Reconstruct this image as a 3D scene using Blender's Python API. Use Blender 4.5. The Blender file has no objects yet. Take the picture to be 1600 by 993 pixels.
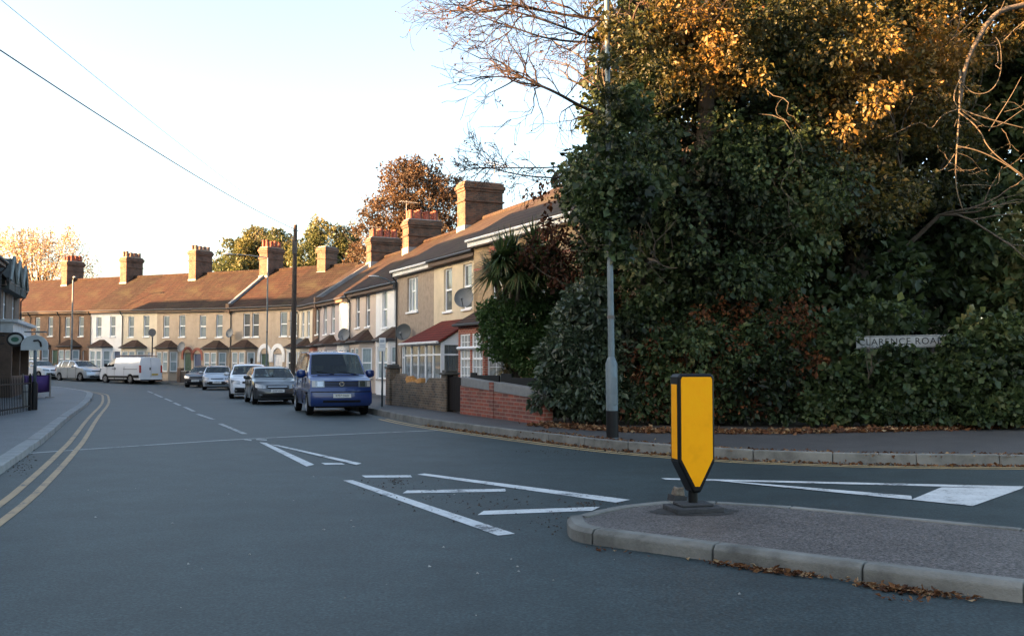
import bpy, bmesh, math, random
import numpy as np
from mathutils import Matrix, Vector

R = math.radians
scene = bpy.context.scene
COL = scene.collection
# ------------------------------------------------------------------ camera
CAM_H = 1.5
F_PX = 1500.0
PITCH = math.atan((570 - 496.5) / F_PX)
cam_data = bpy.data.cameras.new('camera')
cam = bpy.data.objects.new('camera', cam_data)
COL.objects.link(cam)
cam.location = (0, 0, CAM_H)
cam.rotation_euler = (R(90) + PITCH, 0, 0)
cam_data.sensor_width = 36
cam_data.lens = F_PX / 1600 * 36
cam_data.clip_start = 0.1
cam_data.clip_end = 6000
scene.camera = cam
# ------------------------------------------------------------------ sky and sun
SUN_AZ, SUN_EL = R(-110), R(9.0)
world = bpy.data.worlds.new('World')
scene.world = world
world.use_nodes = True
_n = world.node_tree.nodes
_sky = _n.new('ShaderNodeTexSky')
_sky.sky_type = 'NISHITA'
_sky.sun_disc = False
_sky.sun_elevation = SUN_EL
_sky.sun_rotation = SUN_AZ
_sky.air_density = 0.8
_sky.dust_density = 2.6
_sky.ozone_density = 0.35
world.node_tree.links.new(_sky.outputs[0], _n['Background'].inputs[0])
_n['Background'].inputs[1].default_value = 0.07
sun_data = bpy.data.lights.new('sun', 'SUN')
sun_data.energy = 5.0
sun_data.angle = R(0.6)
sun_data.color = (1.0, 0.53, 0.23)
sun = bpy.data.objects.new('sun', sun_data)
COL.objects.link(sun)
_sd = Vector((math.sin(SUN_AZ) * math.cos(SUN_EL), math.cos(SUN_AZ) * math.cos(SUN_EL), math.sin(SUN_EL)))
sun.rotation_euler = _sd.to_track_quat('Z', 'Y').to_euler()
sun.location = (-60, 40, 60)
scene.view_settings.view_transform = 'Standard'
scene.view_settings.look = 'None'
scene.view_settings.gamma = 1
scene.view_settings.use_curve_mapping = False
scene.view_settings.exposure = 3.5
scene.cycles.use_denoising = True
scene.cycles.max_bounces = 8
scene.cycles.transparent_max_bounces = 12

random.seed(7)
rng = np.random.default_rng(7)

# ------------------------------------------------------------------ helpers
def gz(x, y=0):
    """height of the street: it climbs gently towards the far left"""
    return 0.0235 * max(0.0, -(x + 21.0))

def ray(px, py):
    u = (px - 800) / F_PX
    v = (496.5 - py) / F_PX
    return Vector((u, math.cos(PITCH) - v * math.sin(PITCH), math.sin(PITCH) + v * math.cos(PITCH)))

def G(px, py, z=0.0):
    """point of the street surveyed from the photograph"""
    d = ray(px, py)
    zz = z
    for _ in range(6):
        t = (zz - CAM_H) / d.z
        p = d * t
        zz = z + gz(p.x, p.y)
    return Vector((p.x, p.y, zz))

def at(px, py, y):
    d = ray(px, py)
    p = d * (y / d.y)
    return Vector((p.x, p.y, p.z + CAM_H))

class MB:
    def __init__(self):
        self.v = []
        self.f = []
    def add(self, vs, fs, M=None):
        o = len(self.v)
        if M is not None:
            vs = [M @ Vector(p) for p in vs]
        self.v += [tuple(p) for p in vs]
        self.f += [tuple(i + o for i in q) for q in fs]
        return self
    def box(self, x0, x1, y0, y1, z0, z1, M=None):
        vs = [(x0, y0, z0), (x1, y0, z0), (x1, y1, z0), (x0, y1, z0), (x0, y0, z1), (x1, y0, z1), (x1, y1, z1), (x0, y1, z1)]
        fs = [(0, 3, 2, 1), (4, 5, 6, 7), (0, 1, 5, 4), (1, 2, 6, 5), (2, 3, 7, 6), (3, 0, 4, 7)]
        return self.add(vs, fs, M)
    def prism(self, poly, z0, z1, M=None):
        n = len(poly)
        vs = [(p[0], p[1], z0) for p in poly] + [(p[0], p[1], z1) for p in poly]
        fs = [tuple(range(n - 1, -1, -1)), tuple(range(n, 2 * n))] + [(i, (i + 1) % n, n + (i + 1) % n, n + i) for i in range(n)]
        return self.add(vs, fs, M)
    def tube(self, pts, radii, seg=8, cap=True, M=None):
        pts = [Vector(p) for p in pts]
        n = len(pts)
        if not hasattr(radii, '__len__'):
            radii = [radii] * n
        vs, fs = [], []
        ref = None
        for i, p in enumerate(pts):
            t = (pts[min(i + 1, n - 1)] - pts[max(i - 1, 0)])
            t.normalize()
            if ref is None:
                ref = Vector((0, 0, 1)) if abs(t.z) < 0.9 else Vector((1, 0, 0))
            a = (ref - t * ref.dot(t))
            if a.length < 1e-5:
                a = t.orthogonal()
            a.normalize()
            ref = a
            b = t.cross(a)
            for k in range(seg):
                an = 2 * math.pi * k / seg
                vs.append(p + (a * math.cos(an) + b * math.sin(an)) * radii[i])
        for i in range(n - 1):
            for k in range(seg):
                k2 = (k + 1) % seg
                fs.append((i * seg + k, i * seg + k2, (i + 1) * seg + k2, (i + 1) * seg + k))
        if cap:
            fs.append(tuple(range(seg - 1, -1, -1)))
            fs.append(tuple(range((n - 1) * seg, n * seg)))
        return self.add(vs, fs, M)
    def lathe(self, prof, seg=16, M=None):
        """profile of (radius, z) turned round z"""
        vs, fs = [], []
        n = len(prof)
        for r, z in prof:
            for k in range(seg):
                an = 2 * math.pi * k / seg
                vs.append((r * math.cos(an), r * math.sin(an), z))
        for i in range(n - 1):
            for k in range(seg):
                k2 = (k + 1) % seg
                fs.append((i * seg + k, i * seg + k2, (i + 1) * seg + k2, (i + 1) * seg + k))
        fs.append(tuple(range(seg - 1, -1, -1)))
        fs.append(tuple(range((n - 1) * seg, n * seg)))
        return self.add(vs, fs, M)
    def mesh(self, name):
        me = bpy.data.meshes.new(name)
        me.from_pydata(self.v, [], self.f)
        me.update()
        return me
    def build(self, name, mat, parent=None, smooth=False, bevel=0, seg=2):
        return mk(name, self.mesh(name), mat, parent, smooth, bevel, seg)

def mk(name, me, mat, parent=None, smooth=False, bevel=0, seg=2):
    o = bpy.data.objects.new(name, me)
    COL.objects.link(o)
    if mat is not None and not me.materials:
        me.materials.append(mat)
    if parent is not None:
        o.parent = parent
    if smooth:
        me.shade_smooth()
        if smooth is not True:
            me.set_sharp_from_angle(angle=R(smooth))
    if bevel:
        m = o.modifiers.new('bevel', 'BEVEL')
        m.width = bevel
        m.segments = seg
        m.limit_method = 'ANGLE'
        m.angle_limit = R(40)
    return o

def tag(o, label=None, cat=None, group=None, kind=None):
    if label: o['label'] = label
    if cat: o['category'] = cat
    if group: o['group'] = group
    if kind: o['kind'] = kind
    return o

def empty(name, loc=(0, 0, 0), rz=0.0, M=None):
    o = bpy.data.objects.new(name, None)
    COL.objects.link(o)
    o.empty_display_size = 0.2
    if M is not None:
        o.matrix_world = M
    else:
        o.location = loc
        o.rotation_euler = (0, 0, rz)
    return o

def copy_tree(o, parent=None):
    c = o.copy()
    COL.objects.link(c)
    c.parent = parent
    for ch in o.children:
        copy_tree(ch, c)
    return c

def frame(origin, xdir):
    """matrix with local x along xdir (horizontal), y inward (90 deg left of x), z up"""
    x = Vector((xdir[0], xdir[1], 0)).normalized()
    y = Vector((-x.y, x.x, 0))
    return Matrix(((x.x, y.x, 0, origin[0]), (x.y, y.y, 0, origin[1]), (0, 0, 1, origin[2]), (0, 0, 0, 1)))

# ------------------------------------------------------------------ materials
MATS = {}
class NT:
    def __init__(self, name):
        self.m = bpy.data.materials.new(name)
        self.m.use_nodes = True
        self.t = self.m.node_tree
        self.b = self.t.nodes['Principled BSDF']
        self.out = self.t.nodes['Material Output']
    def node(self, t, **kw):
        n = self.t.nodes.new('ShaderNode' + t)
        for k, v in kw.items():
            if k.startswith('i_'):
                n.inputs[k[2:].replace('_', ' ')].default_value = v
            else:
                setattr(n, k, v)
        return n
    def link(self, a, b):
        self.t.links.new(a, b)
    def coord(self, scale=(1, 1, 1), which='Object'):
        tc = self.node('TexCoord')
        mp = self.node('Mapping')
        mp.inputs['Scale'].default_value = scale
        self.link(tc.outputs[which], mp.inputs[0])
        return mp.outputs[0]
    def noise(self, vec, scale, detail=4, rough=0.6):
        n = self.node('TexNoise')
        n.inputs['Scale'].default_value = scale
        n.inputs['Detail'].default_value = detail
        n.inputs['Roughness'].default_value = rough
        self.link(vec, n.inputs['Vector'])
        return n.outputs['Fac']
    def ramp(self, fac, stops):
        r = self.node('ValToRGB')
        e = r.color_ramp.elements
        while len(e) > 1:
            e.remove(e[-1])
        e[0].position, e[0].color = stops[0][0], (*stops[0][1], 1)
        for p, c in stops[1:]:
            x = e.new(p)
            x.color = (*c, 1)
        self.link(fac, r.inputs[0])
        return r.outputs[0]
    def mix(self, fac, a, b, mode='MIX'):
        n = self.node('Mix', data_type='RGBA', blend_type=mode)
        for s, v in ((0, fac), (6, a), (7, b)):
            if isinstance(v, (int, float)):
                n.inputs[s].default_value = v
            elif isinstance(v, tuple):
                n.inputs[s].default_value = (*v, 1)
            else:
                self.link(v, n.inputs[s])
        return n.outputs[2]
    def bump(self, h, strength, dist=0.02):
        n = self.node('Bump')
        n.inputs['Strength'].default_value = strength
        n.inputs['Distance'].default_value = dist
        self.link(h, n.inputs['Height'])
        self.link(n.outputs[0], self.b.inputs['Normal'])
    def col(self, c):
        if isinstance(c, tuple):
            self.b.inputs['Base Color'].default_value = (*c, 1)
        else:
            self.link(c, self.b.inputs['Base Color'])
    def rough(self, r):
        if isinstance(r, (int, float)):
            self.b.inputs['Roughness'].default_value = r
        else:
            self.link(r, self.b.inputs['Roughness'])

def sc(c, k):
    return tuple(min(1, max(0, x * k)) for x in c)

def plain(name, c, rough=0.6, var=0.25, scale=3.0, bump=0.0, bscale=40.0, metal=0.0, coat=0.0, spec=0.5):
    """paint / plaster / plastic: a colour with soft blotches and fine relief"""
    if name in MATS: return MATS[name]
    t = NT(name)
    v = t.coord()
    f = t.noise(v, scale, 5, 0.62)
    t.col(t.ramp(f, [(0.3, sc(c, 1 - var)), (0.5, c), (0.72, sc(c, 1 + var * 0.7))]))
    t.rough(rough)
    t.b.inputs['Metallic'].default_value = metal
    t.b.inputs['Specular IOR Level'].default_value = spec
    if coat:
        t.b.inputs['Coat Weight'].default_value = coat
        t.b.inputs['Coat Roughness'].default_value = 0.05
    if bump:
        t.bump(t.noise(v, bscale, 3), bump, 0.01)
    MATS[name] = t.m
    return t.m

def brickmat(name, c1, c2, mortar, bw=0.225, bh=0.075, joint=0.01, vec=None, dirt=0.5, axes='xz', bump=0.6, rough=0.85):
    """brick courses on a vertical wall; stretchers along local x, courses up z"""
    if name in MATS: return MATS[name]
    t = NT(name)
    tc = t.node('TexCoord')
    sx = t.node('SeparateXYZ')
    t.link(tc.outputs['Object'], sx.inputs[0])
    ad = t.node('Math', operation='ADD')
    t.link(sx.outputs['X'], ad.inputs[0])
    t.link(sx.outputs['Y'], ad.inputs[1])
    cb = t.node('CombineXYZ')
    t.link(ad.outputs[0], cb.inputs['X'])
    t.link(sx.outputs['Z'], cb.inputs['Y'])
    b = t.node('TexBrick')
    b.inputs['Scale'].default_value = 1.0
    b.inputs['Brick Width'].default_value = bw
    b.inputs['Row Height'].default_value = bh
    b.inputs['Mortar Size'].default_value = joint
    b.inputs['Mortar Smooth'].default_value = 0.3
    b.inputs['Color1'].default_value = (*c1, 1)
    b.inputs['Color2'].default_value = (*c2, 1)
    b.inputs['Mortar'].default_value = (*mortar, 1)
    t.link(cb.outputs[0], b.inputs['Vector'])
    f = t.noise(tc.outputs['Object'], 1.7, 6, 0.7)
    g = t.ramp(f, [(0.3, (1 - dirt,) * 3), (0.55, (1, 1, 1)), (0.75, (1.0, 1.0, 1.0))])
    t.col(t.mix(1.0, b.outputs['Color'], g, 'MULTIPLY'))
    t.rough(rough)
    inv = t.node('Math', operation='SUBTRACT')
    inv.inputs[0].default_value = 1
    t.link(b.outputs['Fac'], inv.inputs[1])
    t.bump(inv.outputs[0], bump, 0.012)
    MATS[name] = t.m
    return t.m

def roofmat(name, c1, c2, row=0.2, wid=0.22, moss=(0.07, 0.075, 0.04), mossk=0.35):
    if name in MATS: return MATS[name]
    t = NT(name)
    tc = t.node('TexCoord')
    sx = t.node('SeparateXYZ')
    t.link(tc.outputs['Object'], sx.inputs[0])
    cb = t.node('CombineXYZ')
    t.link(sx.outputs['X'], cb.inputs['X'])
    t.link(sx.outputs['Z'], cb.inputs['Y'])
    b = t.node('TexBrick')
    b.inputs['Scale'].default_value = 1.0
    b.inputs['Brick Width'].default_value = wid
    b.inputs['Row Height'].default_value = row
    b.inputs['Mortar Size'].default_value = 0.02
    b.inputs['Mortar Smooth'].default_value = 0.6
    b.inputs['Color1'].default_value = (*c1, 1)
    b.inputs['Color2'].default_value = (*c2, 1)
    b.inputs['Mortar'].default_value = (*sc(c1, 0.3), 1)
    t.link(cb.outputs[0], b.inputs['Vector'])
    f = t.noise(tc.outputs['Object'], 0.9, 7, 0.72)
    m = t.ramp(f, [(0.48, (0, 0, 0)), (0.7, (mossk,) * 3)])
    c = t.mix(m, b.outputs['Color'], moss)
    f2 = t.noise(tc.outputs['Object'], 0.35, 3, 0.6)
    c = t.mix(1.0, c, t.ramp(f2, [(0.3, (0.72, 0.72, 0.72)), (0.65, (1, 1, 1))]), 'MULTIPLY')
    t.col(c)
    t.rough(0.9)
    t.b.inputs['Specular IOR Level'].default_value = 0.15
    wv = t.node('Math', operation='FRACT')
    dv = t.node('Math', operation='DIVIDE')
    t.link(sx.outputs['Z'], dv.inputs[0])
    dv.inputs[1].default_value = row
    t.link(dv.outputs[0], wv.inputs[0])
    t.bump(wv.outputs[0], 0.9, -0.03)
    MATS[name] = t.m
    return t.m

def asphalt(name, c, c2, patch=0.35, speck=0.5, rough=0.62, bump=0.5, scale=1.0):
    if name in MATS: return MATS[name]
    t = NT(name)
    v = t.coord()
    big = t.noise(v, 0.22, 6, 0.68)
    mid = t.noise(v, 1.6, 5, 0.7)
    vo = t.node('TexVoronoi')
    vo.inputs['Scale'].default_value = 55 * scale
    t.link(v, vo.inputs['Vector'])
    fine = t.noise(v, 62 * scale, 3, 0.65)
    a = t.ramp(big, [(0.32, c), (0.68, c2)])
    a = t.mix(1.0, a, t.ramp(mid, [(0.25, (1 - patch,) * 3), (0.6, (1, 1, 1)), (0.8, (1.12, 1.12, 1.12))]), 'MULTIPLY')
    a = t.mix(1.0, a, t.ramp(fine, [(0.3, (1 - speck,) * 3), (0.52, (1, 1, 1)), (0.7, (1 + speck,) * 3)]), 'MULTIPLY')
    st = t.ramp(vo.outputs['Color'], [(0.0, (0.75, 0.75, 0.75)), (1.0, (1.3, 1.3, 1.3))])
    a = t.mix(1.0, a, st, 'MULTIPLY')
    t.col(a)
    t.rough(rough)
    t.b.inputs['Specular IOR Level'].default_value = 0.4
    t.bump(fine, bump, 0.004)
    MATS[name] = t.m
    return t.m

def paintmark(name, c, wear=0.45, rough=0.6):
    """road paint, worn through to the asphalt in small flecks"""
    if name in MATS: return MATS[name]
    t = NT(name)
    v = t.coord()
    f = t.noise(v, 26, 5, 0.75)
    g = t.noise(v, 2.2, 4, 0.6)
    ml = t.node('Math', operation='MULTIPLY')
    t.link(f, ml.inputs[0]); t.link(g, ml.inputs[1])
    k = t.ramp(ml.outputs[0], [(0.08 + 0.12 * wear, (0.055, 0.06, 0.065)), (0.13 + 0.12 * wear, sc(c, 0.8)), (0.36, c)])
    t.col(k)
    t.rough(rough)
    MATS[name] = t.m
    return t.m

def glassmat(name, tint=(0.6, 0.68, 0.68), refl=1.0, dark=(0.02, 0.025, 0.03), see=0.5):
    """window glass: see-through tint with a sky-reflecting face"""
    if name in MATS: return MATS[name]
    t = NT(name)
    tr = t.node('BsdfTransparent')
    tr.inputs[0].default_value = (*tint, 1)
    b = t.b
    b.inputs['Base Color'].default_value = (*dark, 1)
    b.inputs['Roughness'].default_value = 0.04
    b.inputs['Specular IOR Level'].default_value = 0.5 * refl
    lw = t.node('LayerWeight')
    lw.inputs['Blend'].default_value = 0.35
    mx = t.node('MixShader')
    mth = t.node('Math', operation='MULTIPLY_ADD')
    mth.inputs[1].default_value = 0.6
    mth.inputs[2].default_value = 1 - see
    mth.use_clamp = True
    t.link(lw.outputs['Fresnel'], mth.inputs[0])
    t.link(mth.outputs[0], mx.inputs[0])
    t.link(tr.outputs[0], mx.inputs[1])
    t.link(b.outputs[0], mx.inputs[2])
    t.link(mx.outputs[0], t.out.inputs[0])
    MATS[name] = t.m
    return t.m

def panemat(name, c, rough=0.08):
    """house pane with a net curtain close behind the glass: pale cloth under a glossy face"""
    if name in MATS: return MATS[name]
    t = NT(name)
    v = t.coord()
    w = t.node('TexWave', wave_type='BANDS', bands_direction='X')
    w.inputs['Scale'].default_value = 5
    w.inputs['Distortion'].default_value = 2.5
    w.inputs['Detail'].default_value = 2
    t.link(v, w.inputs['Vector'])
    f = t.noise(v, 1.1, 3)
    k = t.mix(0.5, t.ramp(w.outputs['Fac'], [(0.0, sc(c, 0.6)), (1.0, sc(c, 1.15))]), t.ramp(f, [(0.35, sc(c, 0.5)), (0.65, sc(c, 1.2))]))
    t.col(k)
    t.rough(0.7)
    t.b.inputs['Coat Weight'].default_value = 1.0
    t.b.inputs['Coat Roughness'].default_value = rough * 0.4
    t.b.inputs['Coat IOR'].default_value = 1.7
    MATS[name] = t.m
    return t.m

def leafmat(name, stops, rough=0.5, trans=0.3, spec=0.4):
    if name in MATS: return MATS[name]
    t = NT(name)
    a = t.node('Attribute', attribute_name='tone')
    c = t.ramp(a.outputs['Fac'], stops)
    t.col(c)
    t.rough(rough)
    t.b.inputs['Specular IOR Level'].default_value = spec
    tl = t.node('BsdfTranslucent')
    hs = t.node('HueSaturation')
    hs.inputs['Saturation'].default_value = 1.1
    hs.inputs['Value'].default_value = 1.5
    t.link(c, hs.inputs['Color'])
    t.link(hs.outputs[0], tl.inputs[0])
    mx = t.node('MixShader')
    mx.inputs[0].default_value = trans
    t.link(t.b.outputs[0], mx.inputs[1])
    t.link(tl.outputs[0], mx.inputs[2])
    t.link(mx.outputs[0], t.out.inputs[0])
    MATS[name] = t.m
    return t.m
# ================================================================== SETTING: ground, roads, kerbs, paint
M_road = asphalt('road_asphalt', (0.033, 0.047, 0.050), (0.049, 0.066, 0.070), patch=0.3, speck=0.4)
M_road_new = asphalt('road_asphalt_newer', (0.0185, 0.031, 0.033), (0.038, 0.0565, 0.059), patch=0.42, speck=0.7, scale=0.8, bump=0.6)
M_pave = asphalt('pavement_asphalt', (0.060, 0.058, 0.058), (0.088, 0.084, 0.082), patch=0.35, speck=0.35, scale=0.8)
M_pave_left = asphalt('pavement_grey', (0.095, 0.105, 0.112), (0.125, 0.135, 0.142), patch=0.2, speck=0.25, scale=0.8)
M_island = asphalt('island_chippings', (0.088, 0.078, 0.073), (0.128, 0.114, 0.105), patch=0.3, speck=1.0, bump=0.9, scale=0.9)
M_kerb = plain('kerb_concrete', (0.165, 0.163, 0.148), 0.9, 0.5, 2.0, 0.7, 45)
M_kerb_left = plain('kerb_concrete_pale', (0.27, 0.275, 0.27), 0.85, 0.25, 2.4, 0.4, 60)
M_white = paintmark('road_paint_white', (0.60, 0.62, 0.62), 0.62)
M_seam = paintmark('road_seam_tar', (0.36, 0.38, 0.38), 0.6)
M_yellow = paintmark('road_paint_yellow', (0.40, 0.265, 0.135), 0.6)
M_yellow_r = paintmark('road_paint_yellow_dull', (0.50, 0.36, 0.17), 0.35)
M_soil = plain('soil', (0.045, 0.033, 0.024), 0.95, 0.5, 2.0, 0.8, 12)

def sheet(name, pts, z, mat, parent=None, kind=None, cut=True):
    bm = bmesh.new()
    vs = [bm.verts.new((p[0], p[1], 0)) for p in pts]
    f = bm.faces.new(vs)
    f.normal_update()
    if f.normal.z < 0:
        f.normal_flip()
    bmesh.ops.triangulate(bm, faces=bm.faces[:])
    if cut:
        bmesh.ops.bisect_plane(bm, geom=bm.verts[:] + bm.edges[:] + bm.faces[:], plane_co=(-21, 0, 0), plane_no=(1, 0, 0))
    for v in bm.verts:
        v.co.z = gz(v.co.x) + z
    me = bpy.data.meshes.new(name)
    bm.to_mesh(me)
    bm.free()
    o = mk(name, me, mat, parent)
    if kind: o['kind'] = kind
    return o

M_ground = plain('far_ground', (0.07, 0.075, 0.05), 0.95, 0.4, 0.05)
_g = MB()
_g.add([(-3000, -3000, -0.35), (3000, -3000, -0.35), (3000, 3000, -0.35), (-3000, 3000, -0.35)], [(0, 1, 2, 3)])
tag(_g.build('ground', M_ground), kind='structure')
road = sheet('road', [(-160, -60), (90, -60), (90, 140), (-160, 140)], 0.0, M_road, kind='structure')

def V2(p): return Vector((p[0], p[1]))
# kerb lines, surveyed
RK = [Vector((90, 16.2)), Vector((40, 14.6)), Vector((20, 13.9))] + [V2(G(*p)) for p in ((1600, 729), (1432, 727.5), (1303, 725), (1190, 721), (1110, 716.5), (1000, 708), (925, 700), (850, 690.5), (780, 681), (700, 670), (640, 660.5))]
FY = lambda y: -1.47 - 0.4244 * (y - 34)          # house fronts of the right-hand terrace
RK += [Vector((FY(y) - 4.75, y)) for y in (29, 34, 40, 46, 52, 57)] + [Vector(p) for p in ((-18.7, 62.2), (-20.7, 66.0), (-23.3, 68.6), (-46.8, 83.8), (-100, 118.3))]
LK = [Vector(p) for p in ((-3.2, -60), (-3.2, -12), (-3.5, -3), (-4.1, 4), (-5.55, 9.3), (-7.15, 13.7), (-8.4, 17), (-9.0, 18.6), (-12.4, 27.1), (-16.2, 37), (-19.6, 45), (-21.3, 48.9), (-22.8, 51.2), (-25.4, 54.8), (-29.0, 58.6), (-34, 62.2), (-60, 79), (-110, 111.5))]

def smooth_line(pts, it=2):
    for _ in range(it):
        q = [pts[0]]
        for a, b in zip(pts, pts[1:]):
            q += [a * 0.75 + b * 0.25, a * 0.25 + b * 0.75]
        q.append(pts[-1])
        pts = q
    return pts

def resample(pts, step):
    out = [pts[0].copy()]
    d = 0.0
    for a, b in zip(pts, pts[1:]):
        L = (b - a).length
        while d + L >= step:
            t = (step - d) / L
            a = a + (b - a) * t
            out.append(a.copy())
            L = (b - a).length
            d = 0.0
        d += L
    return out

def offset(pts, d):
    out = []
    for i, p in enumerate(pts):
        t = (pts[min(i + 1, len(pts) - 1)] - pts[max(i - 1, 0)]).normalized()
        out.append(p + Vector((-t.y, t.x)) * d)
    return out

def kerb(pts, inward, width, height, mat, visible, step=0.915):
    """kerb line: single stones where they can be told apart, a plain run elsewhere"""
    line = resample(pts, step)
    inn = offset(line, inward * width)
    far = MB()
    stones = []
    for i in range(len(line) - 1):
        a, b, c, d = line[i], line[i + 1], inn[i + 1], inn[i]
        t = (b - a).normalized() * 0.007
        ca, cb = line[i] + Vector((0, 0)), line[i + 1]
        if visible((a + b) / 2):
            stones.append(((a + t), (b - t), (c - t), (d + t)))
        else:
            _prism_gz(far, (a, b, c, d), -0.3, height)
    root = far.build('kerb', mat)
    tag(root, kind='structure')
    for q in stones:
        m = MB()
        dz = random.uniform(-0.006, 0.006)
        j = [Vector((random.uniform(-.006, .006), random.uniform(-.006, .006))) for _ in range(2)]
        q = (q[0] + j[0], q[1] + j[1], q[2] + j[1], q[3] + j[0])
        _prism_gz(m, q, -0.3, height + dz, 0.03)
        m.build('kerb_stone', mat, root, bevel=0.02, seg=3)
    return root

def _prism_gz(m, q, z0, z1, batter=0.0):
    a, b, c, d = q
    n = ((d - a) + (c - b)) * 0.5
    n.normalize()
    lo = [(p.x, p.y, gz(p.x) + z0) for p in q]
    mid = [(p.x, p.y, gz(p.x) + 0.02) for p in q]
    top = [a + n * batter, b + n * batter, c, d]
    hi = [(p.x, p.y, gz(p.x) + z1) for p in top]
    vs = lo + hi
    cr = (b.x - a.x) * (d.y - a.y) - (b.y - a.y) * (d.x - a.x)
    fs = [(4, 5, 6, 7), (0, 1, 5, 4), (1, 2, 6, 5), (2, 3, 7, 6), (3, 0, 4, 7)]
    if cr < 0:
        fs = [tuple(reversed(f)) for f in fs]
    m.add(vs, fs)

RKs = smooth_line(RK, 2)
LKs = smooth_line(LK, 2)
KH = 0.15
kerb(RKs, -1, 0.14, KH + 0.025, M_kerb, lambda p: p.x < 14 and p.y < 45, 1.2)
kerb(LKs, 1, 0.27, 0.12, M_kerb_left, lambda p: 5 < p.y < 40, 0.95)
sheet('pavement', [tuple(p) for p in offset(RKs, -0.13)] + [(-100, 200), (90, 200)], KH - 0.012, M_pave, kind='structure')
sheet('pavement', [tuple(p) for p in offset(LKs, 0.25)] + [(-200, 111.5), (-200, -60)], 0.11, M_pave_left, kind='structure')

# newer surfacing on the near side of the seam
seam_px = [(20, 710), (75, 706), (200, 697.5), (345, 688), (450, 682.5), (560, 677.5), (690, 672)]
seam = [G(*p) for p in seam_px]
sheet('road_surface', [(-14, 14.2)] + [tuple(p[:2]) for p in seam] + [(4, 25.8), (60, 40), (60, -55), (-14, -55)], 0.004, M_road_new, kind='structure')

def strip(name, pts, width, z, mat, parent=None):
    pts = [Vector((p[0], p[1])) for p in pts]
    l, r = offset(pts, width / 2), offset(pts, -width / 2)
    m = MB()
    n = len(pts)
    m.add([(p.x, p.y, gz(p.x) + z) for p in l + r], [(i + 1, i, n + i, n + i + 1) for i in range(n - 1)])
    return m.build(name, mat, parent)

def marking(pts, mat=None, z=0.009):
    return sheet('road_marking', [tuple(p[:2]) for p in pts], z, mat or M_white, road)

strip('road_seam', [p[:2] for p in seam], 0.13, 0.008, M_seam, road)
for x0, y0, x1, y1 in ((343.5, 662, 382.5, 678), (308, 646.5, 333.6, 655.4), (288, 635.6, 303, 642.5), (271.5, 629, 282, 633.5), (258, 622.5, 268.5, 627), (241.5, 615.5, 253.5, 620.6), (231, 611, 238.5, 614)):
    a, b = G(x0, y0), G(x1, y1)
    strip('centre_line_dash', [a[:2], ((a + b) / 2)[:2], b[:2]], 0.12, 0.009, paintmark('road_paint_faded', (0.36, 0.385, 0.39), 0.8), road)
# arrow-shaped start of the hatching
marking([G(405, 691), G(416, 692), G(491, 726), G(479, 729)])
marking([G(422, 694.6), G(436, 696.2), G(565, 724.5), G(557, 727)], z=0.0125)
marking([G(502, 723.5), G(534, 723.8), G(539, 726), G(508, 726.2)])
marking([G(536, 751), G(551, 750.5), G(805, 834.5), G(778, 837.5)])
marking([G(652, 741.6), G(663, 740), G(985, 781.3), G(962, 785.6)])
marking([G(565, 743.2), G(641, 742.5), G(644, 746), G(571, 746.5)])
marking([G(636, 766.6), G(789, 764), G(791, 768.3), G(629, 771)])
marking([G(756, 798.6), G(938, 792.2), G(925, 798.4), G(746, 805.2)])
for x0, y0, x1, y1 in ((381, 686.5, 393, 688), (400, 686.5, 417, 687.5)):
    marking([G(x0, y0 - .8), G(x1, y1 - .8), G(x1, y1 + .8), G(x0, y0 + .8)], M_seam)
# give-way triangle in the side road
marking([G(1033, 747.2), G(1600, 760.2), G(1596, 763.5), G(1040, 749.6)])
marking([G(1098, 749.6), G(1118, 750.6), G(1424, 775.5), G(1425, 781.8)], z=0.0125)
marking([G(1471, 762), G(1598, 763.6), G(1520, 791.5), G(1424, 781.6)], z=0.0125)

# double yellow lines
def yellow(pts, offs, mat, width=0.085):
    for o in offs:
        strip('yellow_line', offset(pts, o), width, 0.010, mat, road)
ly = [p for p in resample(LKs, 0.6) if -2 < p.y < 56]
yellow(ly, (-0.44, -0.68), M_yellow, 0.095)
ry = [p for p in resample(RKs, 0.6) if p.y < 27.3 and p.x < 40]
yellow(ry, (0.20, 0.40), M_yellow_r, 0.085)

# ------------------------------------------------------------------ traffic island
fr = [V2(G(925, 851)), V2(G(1113, 877)), V2(G(1347, 910)), V2(G(1600, 943))]
d_f = (fr[3] - fr[1]).normalized()
fr += [fr[3] + d_f * k for k in (0.95, 1.9, 2.9)]
bk = [V2(G(1600, 823, 0.13)), V2(G(1240, 789, 0.13)), V2(G(1120, 781.5, 0.13)), V2(G(1040, 780.5, 0.13)), V2(G(975, 787, 0.13))]
d_b = (bk[0] - bk[1]).normalized()
bk = [bk[0] + d_b * k for k in (2.9, 1.9, 0.95)] + bk
nose = [V2(G(925, 796, 0.13)), V2(G(897, 806, 0.12)), V2(G(884, 826)), V2(G(889, 841)), V2(G(905, 847.5))]
outl = bk + nose + fr                      # runs round the island counter-clockwise seen from above?
area = sum(outl[i].x * outl[(i + 1) % len(outl)].y - outl[(i + 1) % len(outl)].x * outl[i].y for i in range(len(outl)))
sgn = 1 if area > 0 else -1
inn = offset(outl, sgn * 0.15)
isl = sheet('traffic_island', [tuple(p) for p in inn], 0.118, M_island, cut=False)
tag(isl, kind='structure')
nb, nn, nf = len(bk), len(nose), len(fr)
groups = [list(range(i, i + 2)) for i in range(0, nb - 1)] + [list(range(nb - 1, nb + nn + 1))] + [list(range(i, i + 2)) for i in range(nb + nn, len(outl) - 1)]
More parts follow.
